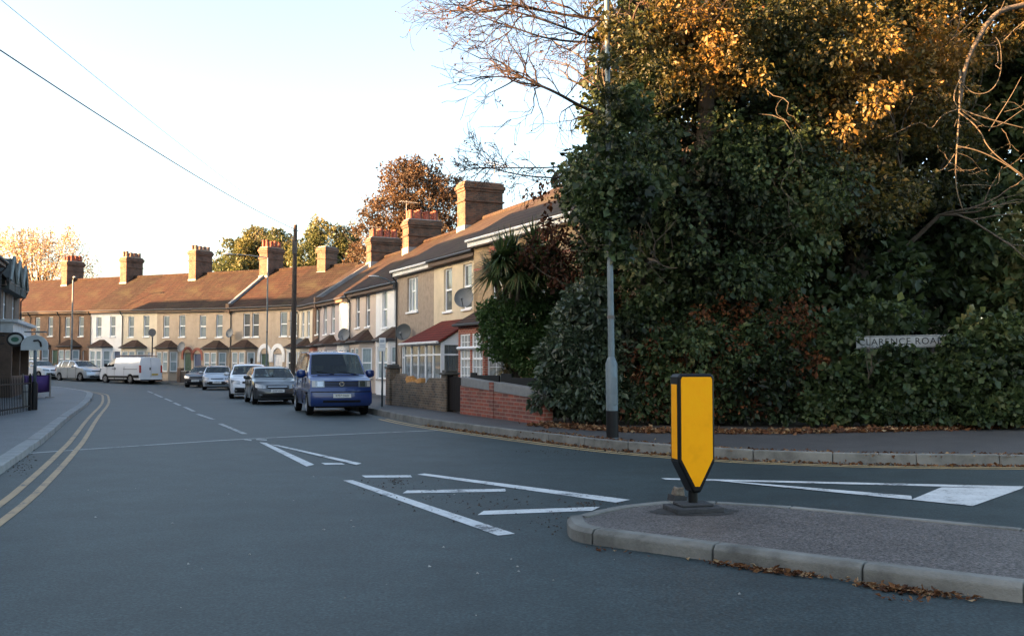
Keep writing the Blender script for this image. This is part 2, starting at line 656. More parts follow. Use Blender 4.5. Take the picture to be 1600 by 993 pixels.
for g in groups:
    m = MB()
    o2, i2 = [outl[k].copy() for k in g], [inn[k].copy() for k in g]
    for L in (o2, i2):
        L[0] += (L[1] - L[0]).normalized() * 0.006
        L[-1] += (L[-2] - L[-1]).normalized() * 0.006
    if len(g) > 2:
        o2, i2 = smooth_line(o2, 2), smooth_line(i2, 2)
    n = len(o2)
    nrm = [(b - a).normalized() for a, b in zip(o2, i2)]
    t2 = [a + k * 0.035 for a, k in zip(o2, nrm)]
    vs = [(p.x, p.y, -0.1) for p in o2] + [(p.x, p.y, 0.095) for p in o2] + [(p.x, p.y, 0.13) for p in t2] + [(p.x, p.y, 0.13) for p in i2] + [(p.x, p.y, -0.1) for p in i2]
    fs = []
    for r in range(4):
        for k in range(n - 1):
            fs.append((r * n + k, r * n + k + 1, (r + 1) * n + k + 1, (r + 1) * n + k))
    fs += [tuple(r * n for r in range(5)), tuple(r * n + n - 1 for r in range(4, -1, -1))]
    if sgn < 0:
        fs = [tuple(reversed(f)) for f in fs]
    m.add(vs, fs)
    m.build('kerb_stone', M_kerb, isl, bevel=0.012, seg=2)

# soil strip under the hedge
sheet('soil', [G(838, 661, KH)[:2], G(900, 667, KH)[:2], G(1000, 672, KH)[:2], G(1200, 674, KH)[:2], G(1400, 671, KH)[:2], G(1600, 665, KH)[:2], (30, 22.6), (30, 40), (8, 40), (2.6, 26.5)], KH + 0.004, M_soil, kind='structure')

# loose grit in the hatched area and along the gutters
def grit(name, label, areas, seed):
    r = np.random.default_rng(seed)
    m = MB()
    for (cx, cy, sx, sy, n) in areas:
        for k in range(n):
            c = G(cx + r.normal() * sx, cy + r.normal() * sy)
            q = r.uniform(.006, .020)
            z = q * r.uniform(.5, .9)
            a = r.uniform(0, 6.28)
            vs = [(c.x + q * math.cos(a + j * 2.09) * r.uniform(.7, 1.2), c.y + q * math.sin(a + j * 2.09) * r.uniform(.7, 1.2), .006) for j in range(3)] + [(c.x + r.normal() * q * .2, c.y + r.normal() * q * .2, .006 + z)]
            m.add(vs, [(0, 1, 3), (1, 2, 3), (2, 0, 3)])
    o = m.build(name, plain('grit_' + str(seed), (.055, .045, .038) if seed == 1 else (.30, .29, .27), .9, .5, 30))
    tag(o, label, 'grit', kind='stuff')
grit('road_grit', 'dark grit lying in the hatched road area', [(620, 757, 40, 5, 40), (700, 775, 70, 8, 60), (790, 790, 60, 10, 60), (880, 815, 30, 10, 60), (620, 752, 8, 2, 40), (920, 788, 20, 3, 60), (30, 720, 16, 12, 160), (910, 706, 60, 3, 120)], 1)
grit('road_grit', 'few pale chippings scattered on the near road', [(500, 850, 260, 70, 16), (900, 905, 120, 25, 8), (300, 760, 150, 40, 12)], 2)
# ================================================================== HOUSES
W_white = plain('upvc_white', (0.85, 0.87, 0.89), 0.35, 0.06, 2)
W_pane = panemat('pane_net', (0.20, 0.25, 0.27))
W_pane2 = panemat('pane_dark', (0.07, 0.085, 0.095))
W_pane3 = panemat('pane_blue', (0.30, 0.39, 0.42))
M_gutter = plain('gutter_black', (0.025, 0.025, 0.027), 0.5, 0.2)
M_gutter_w = plain('gutter_white', (0.66, 0.66, 0.64), 0.5, 0.2, 5)
M_timber = plain('fascia_brown', (0.10, 0.065, 0.045), 0.7, 0.3)
M_stack = brickmat('chimney_brick', (0.15, 0.062, 0.036), (0.08, 0.042, 0.028), (0.11, 0.085, 0.065), dirt=0.6)
M_pot = plain('chimney_pot', (0.20, 0.055, 0.035), 0.8, 0.3, 6)
M_lead = plain('lead_grey', (0.19, 0.20, 0.21), 0.7, 0.3)
M_stone = plain('sill_stone', (0.34, 0.32, 0.29), 0.85, 0.3, 6)

R_brown = roofmat('roof_brown', (0.046, 0.027, 0.020), (0.028, 0.018, 0.015))
R_red = roofmat('roof_red', (0.050, 0.026, 0.019), (0.033, 0.019, 0.0155), mossk=0.3)
R_dark = roofmat('roof_umber', (0.034, 0.021, 0.017), (0.024, 0.016, 0.013))
R_slate = roofmat('roof_slate', (0.060, 0.040, 0.032), (0.045, 0.033, 0.029), mossk=0.4)
R_bay = roofmat('roof_bay', (0.095, 0.055, 0.042), (0.075, 0.046, 0.036), row=0.1, wid=0.16)
R_porch = roofmat('roof_porch', (0.20, 0.035, 0.025), (0.15, 0.03, 0.024), row=0.1, wid=0.16, mossk=0.1)

P = {
    'cream': plain('render_cream', (0.58, 0.49, 0.35), 0.9, 0.16, 1.2, 0.4, 30),
    'rough': plain('render_roughcast', (0.31, 0.25, 0.195), 0.95, 0.28, 5, 0.9, 24),
    'white': plain('render_white', (0.76, 0.76, 0.75), 0.85, 0.12, 1.0, 0.3, 30),
    'pink': plain('render_pink_cream', (0.54, 0.45, 0.38), 0.9, 0.14, 1.2, 0.4, 30),
    'lilac': plain('render_lilac_grey', (0.42, 0.37, 0.36), 0.9, 0.16, 1.2, 0.4, 30),
    'sand': plain('render_sand', (0.43, 0.345, 0.26), 0.9, 0.18, 1.4, 0.4, 30),
    'pale': plain('render_pale_yellow', (0.60, 0.53, 0.41), 0.9, 0.14, 1.2, 0.4, 30),
    'brick': brickmat('brick_brown', (0.22, 0.12, 0.07), (0.17, 0.095, 0.06), (0.19, 0.14, 0.10)),
    'buff': brickmat('brick_buff', (0.42, 0.29, 0.15), (0.34, 0.235, 0.13), (0.33, 0.26, 0.18)),
    'redbrick': brickmat('brick_red', (0.36, 0.075, 0.035), (0.28, 0.06, 0.035), (0.42, 0.34, 0.28), dirt=0.25),
    'dull': brickmat('brick_dull', (0.16, 0.12, 0.085), (0.13, 0.10, 0.075), (0.15, 0.13, 0.11)),
}

def wall_grid(m, x0, x1, z0, z1, ops, reveal=0.11, M=None):
    """wall face in the plane y=0 (outside is y<0) with real openings and reveals"""
    xs = sorted({x0, x1, *[o[0] for o in ops], *[o[0] + o[2] for o in ops]})
    zs = sorted({z0, z1, *[o[1] for o in ops], *[o[1] + o[3] for o in ops]})
    for i in range(len(xs) - 1):
        for j in range(len(zs) - 1):
            cx, cz = (xs[i] + xs[i + 1]) / 2, (zs[j] + zs[j + 1]) / 2
            if any(o[0] < cx < o[0] + o[2] and o[1] < cz < o[1] + o[3] for o in ops):
                continue
            m.add([(xs[i], 0, zs[j]), (xs[i + 1], 0, zs[j]), (xs[i + 1], 0, zs[j + 1]), (xs[i], 0, zs[j + 1])], [(0, 1, 2, 3)], M)
    for ox, oz, ow, oh in [o[:4] for o in ops]:
        a, b, c, d = ox, ox + ow, oz, oz + oh
        r = reveal
        m.add([(a, 0, c), (a, r, c), (a, r, d), (a, 0, d)], [(0, 3, 2, 1)], M)
        m.add([(b, 0, c), (b, r, c), (b, r, d), (b, 0, d)], [(0, 1, 2, 3)], M)
        m.add([(a, 0, d), (b, 0, d), (b, r, d), (a, r, d)], [(0, 3, 2, 1)], M)
        m.add([(a, 0, c), (b, 0, c), (b, r, c), (a, r, c)], [(0, 1, 2, 3)], M)

def window(root, x, z, w, h, style='sash', M=None, pane=None, sill=True, y=0.07, sillmat=None, fm=None, arch=False):
    """frame mesh with pane and sill as its sub-parts"""
    m = MB()
    t = 0.055
    e = 0.002
    m.box(x + e, x + t, y, y + 0.06, z + e, z + h - e, M).box(x + w - t, x + w - e, y, y + 0.06, z + e, z + h - e, M)
    m.box(x + t, x + w - t, y, y + 0.06, z + e, z + t, M).box(x + t, x + w - t, y, y + 0.06, z + h - t, z + h - e, M)
    if style == 'sash':
        m.box(x + t, x + w - t, y - 0.02, y + 0.05, z + h * 0.5 - 0.035, z + h * 0.5 + 0.035, M)
    elif style == 'top':
        m.box(x + t, x + w - t, y - 0.02, y + 0.05, z + h * 0.62 - 0.03, z + h * 0.62 + 0.03, M)
    elif style == 'case':
        for k in (1 / 3, 2 / 3):
            m.box(x + w * k - 0.03, x + w * k + 0.03, y - 0.01, y + 0.05, z + t, z + h - t, M)
        m.box(x + w / 3 + 0.03, x + w * 2 / 3 - 0.03, y - 0.015, y + 0.045, z + h * 0.6 - 0.03, z + h * 0.6 + 0.03, M)
    elif style == 'mull':
        m.box(x + w * .5 - 0.035, x + w * .5 + 0.035, y - 0.01, y + 0.05, z + t, z + h - t, M)
        m.box(x + t, x + w * .5 - 0.035, y - 0.015, y + 0.045, z + h * .66 - 0.03, z + h * .66 + 0.03, M)
        m.box(x + w * .5 + 0.035, x + w - t, y - 0.015, y + 0.045, z + h * .66 - 0.03, z + h * .66 + 0.03, M)
    elif style == 'grid':
        m.box(x + t, x + w - t, y - 0.02, y + 0.05, z + h * 0.5 - 0.04, z + h * 0.5 + 0.04, M)
        for k in (1 / 3, 2 / 3):
            m.box(x + w * k - 0.012, x + w * k + 0.012, y + 0.005, y + 0.04, z + t, z + h * .5 - .04, M)
            m.box(x + w * k - 0.012, x + w * k + 0.012, y + 0.005, y + 0.04, z + h * .5 + .04, z + h - t, M)
        for k in (1 / 6, 2 / 6, 4 / 6, 5 / 6):
            m.box(x + t, x + w - t, y + 0.008, y + 0.037, z + h * k - 0.012, z + h * k + 0.012, M)
    f = m.build('window', fm or W_white, root)
    p = MB()
    p.add([(x + t * .5, y + 0.035, z + t * .5), (x + w - t * .5, y + 0.035, z + t * .5), (x + w - t * .5, y + 0.035, z + h - t * .5), (x + t * .5, y + 0.035, z + h - t * .5)], [(0, 1, 2, 3)], M)
    p.build('pane', pane or random.choice((W_pane, W_pane, W_pane2)), f)
    if sill:
        s = MB()
        s.box(x - 0.06, x + w + 0.06, -0.07, y - 0.003, z - 0.085, z - 0.004, M)
        s.build('sill', sillmat or W_white, f, bevel=0.01, seg=1)
    return f

def door(root, x, z, w, h, c, M=None, y=0.09, fan=True):
    m = MB()
    m.box(x + 0.05, x + w - 0.05, y, y + 0.05, z, z + h, M)
    for px_ in (0.16, 0.55):
        for pz in (0.12, 0.52):
            m.box(x + w * px_, x + w * (px_ + 0.29), y - 0.015, y + 0.001, z + h * pz, z + h * (pz + 0.34), M)
    d = m.build('door', plain('door_' + c[0], c[1], 0.4, 0.1), root)
    f = MB()
    f.box(x + 0.002, x + 0.05, y - 0.03, y + 0.06, z, z + h, M).box(x + w - 0.05, x + w - 0.002, y - 0.03, y + 0.06, z, z + h, M)
    f.build('door_frame', W_white, d)
    k = MB()
    k.box(x + w * .42, x + w * .58, y - 0.02, y - 0.003, z + h * .47, z + h * .50, M)
    k.build('letter_box', M_lead, d)
    return d

def bay(root, x0, x1, mat, h=2.75, proj=0.62, roofmat_=None, pane=None, roof_rise=0.62, style='sash', base=0.75, fm=None, slant=0.45):
    """three-sided bay window: masonry, three windows, little hipped roof"""
    pts = [Vector((x0, 0.02)), Vector((x0 + slant, -proj)), Vector((x1 - slant, -proj)), Vector((x1, 0.02))]
    m = MB()
    wins = []
    for a, b in zip(pts, pts[1:]):
        L = (b - a).length
        Mx = frame((a.x, a.y, 0), (b - a))
        if L > 1.05 and b is pts[2]:
            k = (L - 0.36) / 2
            ops = [(0.12, base, k, h - base - 0.32), (L - 0.12 - k, base, k, h - base - 0.32)]
        else:
            ops = [(0.12, base, L - 0.24, h - base - 0.32)]
        wall_grid(m, 0, L, 0, h, ops, 0.08, Mx)
        wins += [(o, Mx) for o in ops]
    m.add([(p.x, p.y, h) for p in pts], [(3, 2, 1, 0)])
    b = m.build('bay_window', mat, root)
    for o, Mx in wins:
        f = MB()
        x, z, w, hh = o
        t = 0.06
        y = 0.03
        f.box(x + .002, x + t, y, y + .05, z + .002, z + hh - .002, Mx).box(x + w - t, x + w - .002, y, y + .05, z + .002, z + hh - .002, Mx)
        f.box(x + t, x + w - t, y, y + .05, z + .002, z + t, Mx).box(x + t, x + w - t, y, y + .05, z + hh - t, z + hh - .002, Mx)
        f.box(x + t, x + w - t, y - .01, y + .04, z + hh * .5 - .035, z + hh * .5 + .035, Mx)
        if style == 'grid':
            for k in (1 / 3, 2 / 3):
                f.box(x + w * k - .012, x + w * k + .012, y + .006, y + .036, z + t, z + hh * .5 - .035, Mx)
                f.box(x + w * k - .012, x + w * k + .012, y + .006, y + .036, z + hh * .5 + .035, z + hh - t, Mx)
            for k in (1 / 6, 2 / 6, 4 / 6, 5 / 6):
                f.box(x + t, x + w - t, y + .008, y + .034, z + hh * k - .012, z + hh * k + .012, Mx)
        f.build('window_frame', fm or W_white, b)
        pn = MB()
        pn.add([(x + .03, y + .03, z + .03), (x + w - .03, y + .03, z + .03), (x + w - .03, y + .03, z + hh - .03), (x + .03, y + .03, z + hh - .03)], [(0, 1, 2, 3)], Mx)
        pn.build('pane', pane or W_pane, b)
        s = MB()
        s.box(x - .04, x + w + .04, -.06, y - .003, z - .08, z - .003, Mx)
        s.build('sill', M_stone, b)
    ov = 0.16
    e = [(x0 - ov, 0.015), (x0 + slant - ov * .5, -proj - ov), (x1 - slant + ov * .5, -proj - ov), (x1 + ov, 0.015)]
    xm0, xm1 = x0 + (x1 - x0) * .38, x1 - (x1 - x0) * .38
    r = MB()
    zt = h + roof_rise
    vs = [(p[0], p[1], h + 0.02) for p in e] + [(xm0, -0.05, zt), (xm1, -0.05, zt), (xm0, 0.0, zt - 0.01), (xm1, 0.0, zt - 0.01)] + [(p[0], p[1], h + 0.004) for p in e]
    fs = [(0, 1, 4), (1, 2, 5, 4), (2, 3, 5), (0, 4, 6), (4, 5, 7, 6), (5, 3, 7), (8, 9, 1, 0), (9, 10, 2, 1), (10, 11, 3, 2), (11, 10, 9, 8)]
    r.add(vs, fs)
    r.build('bay_roof', roofmat_ or R_bay, b)
    g = MB()
    g.tube([(q[0], q[1] - .02, h - 0.02) for q in e[0:4]], 0.045, 6)
    g.build('gutter', M_gutter, b)
    return b

def chimney(root, x, y, zb, zt, lx=0.95, ly=2.0, pots=4, mat=None, potmat=None, tall=False, cap=None):
    m = MB()
    a, b, c, d = x - lx / 2, x + lx / 2, y - ly / 2, y + ly / 2
    m.box(a, b, c, d, zb, zt - 0.42)
    m.box(a - .05, b + .05, c - .05, d + .05, zt - 0.419, zt - 0.30)
    m.box(a - .10, b + .10, c - .10, d + .10, zt - 0.299, zt - 0.13)
    m.box(a - .04, b + .04, c - .04, d + .04, zt - 0.129, zt)
    s = m.build('chimney', mat or M_stack, root, bevel=0.012, seg=1)
    k = MB()
    k.box(a - .06, b + .06, c - .06, d + .06, zt - 0.9, zt - 0.82)
    k.build('string_course', mat or M_stack, s)
    f = MB()
    f.box(a - .03, b + .03, c - .03, d + .03, zb + .1, zb + 0.75)
    f.build('flashing', M_lead, s)
    h = MB()
    h.box(a + .04, b - .04, c + .04, d - .04, zt - .001, zt + 0.06)
    h.build('flaunching', cap or M_lead, s)
    for i in range(pots):
        py_ = c + ly * (i + .5) / pots
        p = MB()
        hh = random.choice((0.42, 0.5, 0.55)) if not tall else random.choice((0.35, 0.4, 0.8))
        r0 = 0.13
        for px_ in ((x - .2, x + .2) if lx > .85 and pots > 2 else (x,)):
            p = MB()
            p.lathe([(r0 * 1.15, 0), (r0 * 1.05, .08), (r0 * .9, hh * .8), (r0 * 1.12, hh * .86), (r0 * 1.12, hh)], 10, Matrix.Translation((px_, py_, zt + .04)))
            p.build('chimney_pot', potmat or M_pot, s, smooth=40)
    return s

def aerial(loc, h, label, rz=0.3, boom=1.5):
    t = empty('television_aerial', loc, rz)
    m = MB(); m.tube([(0, 0, 0), (0, 0, h)], 0.022, 6)
    m.build('mast', M_lead, t)
    b = MB(); b.tube([(-boom * .4, 0, h - .1), (boom * .6, 0, h - .1)], 0.015, 5)
    bo = b.build('boom', M_lead, t)
    for k in range(9):
        e = MB(); x = -boom * .38 + boom * .95 * k / 8
        e.tube([(x, -.22, h - .085), (x, .22, h - .085)], 0.008, 4)
        e.build('element', M_lead, bo)
    tag(t, label, 'aerial', 'television aerials on the roofs')
    return t

M_dish = plain('dish_grey', (0.15, 0.165, 0.175), 0.55, 0.2)
def dish(loc, face, r, label, mat=None):
    """satellite dish facing a direction, with arm, receiver and wall bracket"""
    face = Vector(face).normalized()
    q = face.to_track_quat('Z', 'Y').to_matrix().to_4x4()
    t = empty('satellite_dish', loc, M=Matrix.Translation(loc) @ q)
    prof = [(0.001, -.005), (r * .3, .005), (r * .6, .03), (r * .85, .07), (r, .11), (r, .125), (r * .85, .085), (r * .6, .045), (r * .3, .02), (0.001, .012)]
    m = MB(); m.lathe(prof, 22)
    m.build('reflector', mat or M_dish, t, smooth=50)
    a = MB(); a.tube([(0, -r * .95, .1), (0, -r * .35, r * .95)], 0.015, 5)
    ar = a.build('arm', M_gutter, t)
    l = MB(); l.tube([(0, -r * .36, r * .9), (0, -r * .28, r * 1.12)], [0.03, 0.045], 8)
    l.build('receiver', M_lead, ar)
    b = MB(); b.tube([(0, 0, -.01), (0, 0, -.12), (0.0, -.05, -.3)], 0.022, 6)
    b.build('bracket', M_gutter, t)
    tag(t, label, 'satellite dish', 'satellite dishes on the house fronts')
    return t

def house(name, label, origin, xdir, w, eave, ridge, wallm, roofm, ops=(), depth=8.0, base=-0.4, sides='', gutm=None, over=0.28, group=None, downpipe=True, sidem=None, roofx=(0.0, 0.0), shear=0.0):
    """terraced house: local x along the front, y inward. ops: (x,z,w,h,style[,pane])"""
    t = empty(name, M=frame(origin, xdir))
    tag(t, label, 'house', group)
    m = MB()
    wall_grid(m, 0.003, w - 0.003, base, eave, [o for o in ops])
    zr = ridge - 0.12
    m.add([(0.003, 0, base), (0.003, depth, base), (0.003, depth, eave), (0.003, depth / 2, zr), (0.003, 0, eave)], [(0, 4, 3, 2, 1)])
    m.add([(w - .003, 0, base), (w - .003, depth, base), (w - .003, depth, eave), (w - .003, depth / 2, zr), (w - .003, 0, eave)], [(0, 1, 2, 3, 4)])
    m.add([(0.003, depth, base), (w - .003, depth, base), (w - .003, depth, eave), (0.003, depth, eave)], [(0, 3, 2, 1)])
    wl = m.build('wall', wallm, t)
    dk = MB()
    dk.box(0.1, w - 0.1, 0.35, 0.4, base, eave - 0.1)
    dk.build('room', plain('room_dark', (0.03, 0.03, 0.03), 0.9), wl)
    r = MB()
    sl = (ridge - eave) / (depth / 2)
    x0, x1 = 0.004 + roofx[0], w - 0.004 + roofx[1]
    za = eave - over * sl + 0.06
    for x_, in ((0,),):
        vs = [(x0, -over, za), (x1, -over, za), (x1, depth / 2, ridge + .06), (x0, depth / 2, ridge + .06), (x0, depth + over, za), (x1, depth + over, za),
              (x0, -over, za - .09), (x1, -over, za - .09), (x1, depth / 2, ridge - .04), (x0, depth / 2, ridge - .04), (x0, depth + over, za - .09), (x1, depth + over, za - .09)]
        fs = [(0, 1, 2, 3), (3, 2, 5, 4), (7, 6, 9, 8), (8, 9, 10, 11), (0, 6, 7, 1), (4, 5, 11, 10), (0, 3, 9, 6), (3, 4, 10, 9), (1, 7, 8, 2), (2, 8, 11, 5)]
        r.add(vs, fs)
    SH = lambda mb: [setattr(mb, 'v', [(p[0], p[1], p[2] + shear * (p[0] - w / 2)) for p in mb.v])]
    SH(r)
    rf = r.build('roof', roofm, t)
    rd = MB()
    n = max(2, int((x1 - x0) / 0.45))
    for k in range(n):
        a, b = x0 + (x1 - x0) * k / n, x0 + (x1 - x0) * (k + 1) / n - 0.012
        rd.tube([(a, depth / 2, ridge + .05), (b, depth / 2, ridge + .05)], 0.13, 8)
    SH(rd)
    rd.build('ridge_tiles', roofm, rf)
    fa = MB()
    fa.box(x0 + .003, x1 - .003, -over + .02, -over + .06, za - .30, za - .10)
    fa.box(x0 + .003, x1 - .003, -over + .061, 0.0, za - .30, za - .27)
    SH(fa)
    fa.build('fascia', gutm or M_timber, rf)
    g = MB()
    g.tube([(x0, -over - .04, za - .09), (x1, -over - .04, za - .11)], 0.055, 8)
    SH(g)
    g.build('gutter', gutm if gutm is M_gutter_w else M_gutter, rf)
    if downpipe:
        d = MB()
        dx = 0.10 if downpipe == 'l' else w - 0.10
        d.tube([(dx, -over - .04, za - .12), (dx, -over + .02, za - .3), (dx, -0.06, za - .55), (dx, -0.06, 0.1)], 0.038, 6)
        d.build('downpipe', M_gutter, t)
    for o in ops:
        if len(o) > 4 and o[4]:
            if o[4] == 'door':
                door(t, o[0], o[1], o[2], o[3], o[5])
            else:
                window(t, o[0], o[1], o[2], o[3], o[4], pane=o[5] if len(o) > 5 else None)
    return t

def parapet(t, x, depth, eave, ridge, mat=None, over=0.2, wd=0.24, up=0.28):
    m = MB()
    sl = (ridge - eave) / (depth / 2)
    pr = [(-over, eave - over * sl - .1), (-over, eave - over * sl + up), (depth / 2, ridge + up), (depth + over, eave - over * sl + up), (depth + over, eave - over * sl - .1), (depth / 2, ridge - .2)]
    n = len(pr)
    vs = [(x - wd / 2, a, b) for a, b in pr] + [(x + wd / 2, a, b) for a, b in pr]
    fs = [(0, 1, 2, 5), (5, 2, 3, 4), (6, 11, 8, 7), (11, 10, 9, 8)] + [(i, n + i, n + (i + 1) % n, (i + 1) % n) for i in range(n)]
    m.add(vs, fs)
    p = m.build('party_parapet', mat or M_lead, t)
    k = MB()
    k.box(x - .19, x + .19, -over - .12, .12, eave - .55, eave + .12)
    k.build('corbel', P['brick'], p)
    return p

def arch(root, x, w, z, mat, rise=0.5, th=0.2, legs=0.3):
    """plaster arch over a doorway"""
    m = MB()
    n = 12
    r = w / 2
    ring = []
    for i in range(n + 1):
        an = math.pi * i / n
        ring.append((math.cos(an), math.sin(an)))
    vs, fs = [], []
    for c, s in ring:
        for rr, y in ((r, -.07), (r + th, -.07), (r + th, .0), (r, .0)):
            vs.append((x + c * rr, y, z + s * rr * rise * 2))
    for i in range(n):
        for k in range(4):
            k2 = (k + 1) % 4
            fs.append((i * 4 + k, i * 4 + k2, (i + 1) * 4 + k2, (i + 1) * 4 + k))
    m.add(vs, fs)
    m.box(x - r - th, x - r, -.07, -.001, z - legs, z - .001).box(x + r, x + r + th, -.07, -.001, z - legs, z - .001)
    return m.build('door_arch', mat, root)

# ------------------------------------------------------------------ right-hand terrace, from the near end
def Pt(s): return Vector((-1.47 - 0.3907 * s, 34 + 0.9205 * s))
IN = Vector((0.9205, 0.3907))
S = [0.0, 4.66, 9.3, 13.75, 18.1, 21.8, 26.0, 29.3, 32.8]
GR = 'houses of the right-hand terrace'
def pair(i0, i1, back=0.9, ext=0.0):
    """end points of a pair of houses: far end on the building line, near end set back (the terrace is staggered)"""
    Fp = Pt(S[i1]); Np = Pt(S[i0] - ext) + IN * back
    return Fp, Np

RH = {}
DOORS = {'red': ('red', (0.16, 0.02, 0.02)), 'white': ('white', (0.7, 0.7, 0.7)), 'green': ('green', (0.03, 0.08, 0.06)), 'brown': ('brown', (0.10, 0.05, 0.03)), 'blue': ('blue', (0.05, 0.08, 0.16))}
def pair_houses(i0, i1, eave, ridge, specs, back=0.45, roofm=None, dp='l'):
    Fp, Np = pair(i0, i1, back)
    d = (Np - Fp)
    L = d.length
    d.normalize()
    f = (S[i1] - S[i0 + 1]) / (S[i1] - S[i0])
    cuts = [0, L * f, L]
    out = []
    for k, sp in enumerate(specs):      # specs run from the far house to the near one
        o = Fp + d * cuts[k]
        w = cuts[k + 1] - cuts[k]
        h = house(sp['name'], sp['label'], (o.x, o.y, 0.12), d, w, eave, ridge, sp['wall'], sp.get('roof', roofm or R_brown), sp['ops'](w), gutm=sp.get('gut'), group=GR, downpipe='l' if k == 0 else False)
        h['w'] = w
        out.append(h)
    return out

Z1, HW = 3.55, 1.6
# roughcast + cream pair
def ops_rough(w): return [(w * .30, 3.65, 1.35, 1.45, 'case', W_pane), (0.55, 0.75, 1.3, 1.45, 'mull', W_pane), (w - 1.3, 0.1, .95, 2.2, 'door', DOORS['white'])]
def ops_cream(w): return [(w * .24, 3.45, .85, 1.65, 'sash', W_pane2), (w * .66, 3.45, .85, 1.65, 'sash', W_pane2), (w * .3, 0.1, .95, 2.1, 'door', DOORS['brown'])]
h_rough, h_cream = pair_houses(0, 2, 5.68, 8.05, [
    dict(name='terraced_house', label='tan roughcast house with white casement window left of the porch house', wall=P['rough'], ops=ops_rough, gut=M_gutter_w, roof=R_slate),
    dict(name='terraced_house', label='cream rendered house behind the red-roofed glazed porch', wall=P['cream'], ops=ops_cream, roof=R_slate)], back=.35)
def ops_two(z=3.45, ww=.72, hh=1.75, pane=None, a=.22, b=.62): return lambda w: [(w * a, z, ww, hh, 'sash', pane or W_pane), (w * b, z, ww, hh, 'sash', pane or W_pane), (w * .12, .1, .9, 2.1, 'door', DOORS['white'])]
h_pink, h_white = pair_houses(2, 4, 5.35, 8.0, [
    dict(name='terraced_house', label='pinkish cream house with two narrow sash windows beside the white one', wall=P['pink'], ops=ops_two(3.3, .72, 1.65, W_pane2)),
    dict(name='terraced_house', label='white rendered house with brown bay roof just right of the blue van roof', wall=P['white'], ops=ops_two(3.15, .75, 1.75, W_pane))])
h_lilac, h_white2 = pair_houses(4, 6, 5.3, 8.0, [
    dict(name='terraced_house', label='lilac grey rendered house between the brown brick and white ones', wall=P['lilac'], ops=ops_two(3.2, .75, 1.7, W_pane)),
    dict(name='terraced_house', label='narrow white house with dark bay roof further along the right terrace', wall=P['white'], ops=ops_two(3.2, .75, 1.7, W_pane3))])
h_end, h_brown = pair_houses(6, 8, 5.45, 8.1, [
    dict(name='terraced_house', label='sunlit pale cream house at the far end of the right terrace', wall=P['pale'], ops=ops_two(3.2, .7, 1.7, W_pane)),
    dict(name='terraced_house', label='brown brick house next to the last cream house on the right', wall=P['brick'], ops=ops_two(3.3, .75, 1.7, W_pane))])
for h, c in ((h_white, 'white'), (h_pink, 'pink'), (h_white2, 'white'), (h_lilac, 'lilac'), (h_brown, 'redbrick'), (h_end, 'pale')):
    w = h['w']
    bay(h, w * .36, w - .25, P[c], h=2.55, roof_rise=.6, pane=W_pane3)
parapet(h_lilac, 0.0, 8, 5.35, 8.05)
for h, zt, pots, x in ((h_rough, 9.75, 0, 0.0), (h_pink, 9.25, 4, 0.0), (h_lilac, 9.25, 4, 0.0)):
    chimney(h, x, 4.0, 7.0, zt, 0.95, 1.9, pots, mat=brickmat('chimney_brick_dark', (0.135, 0.060, 0.035), (0.060, 0.036, 0.026), (0.09, 0.075, 0.06), dirt=0.6, bh=.085))
for h in list(bpy.data.objects):
    if 'w' in h.keys(): del h['w']

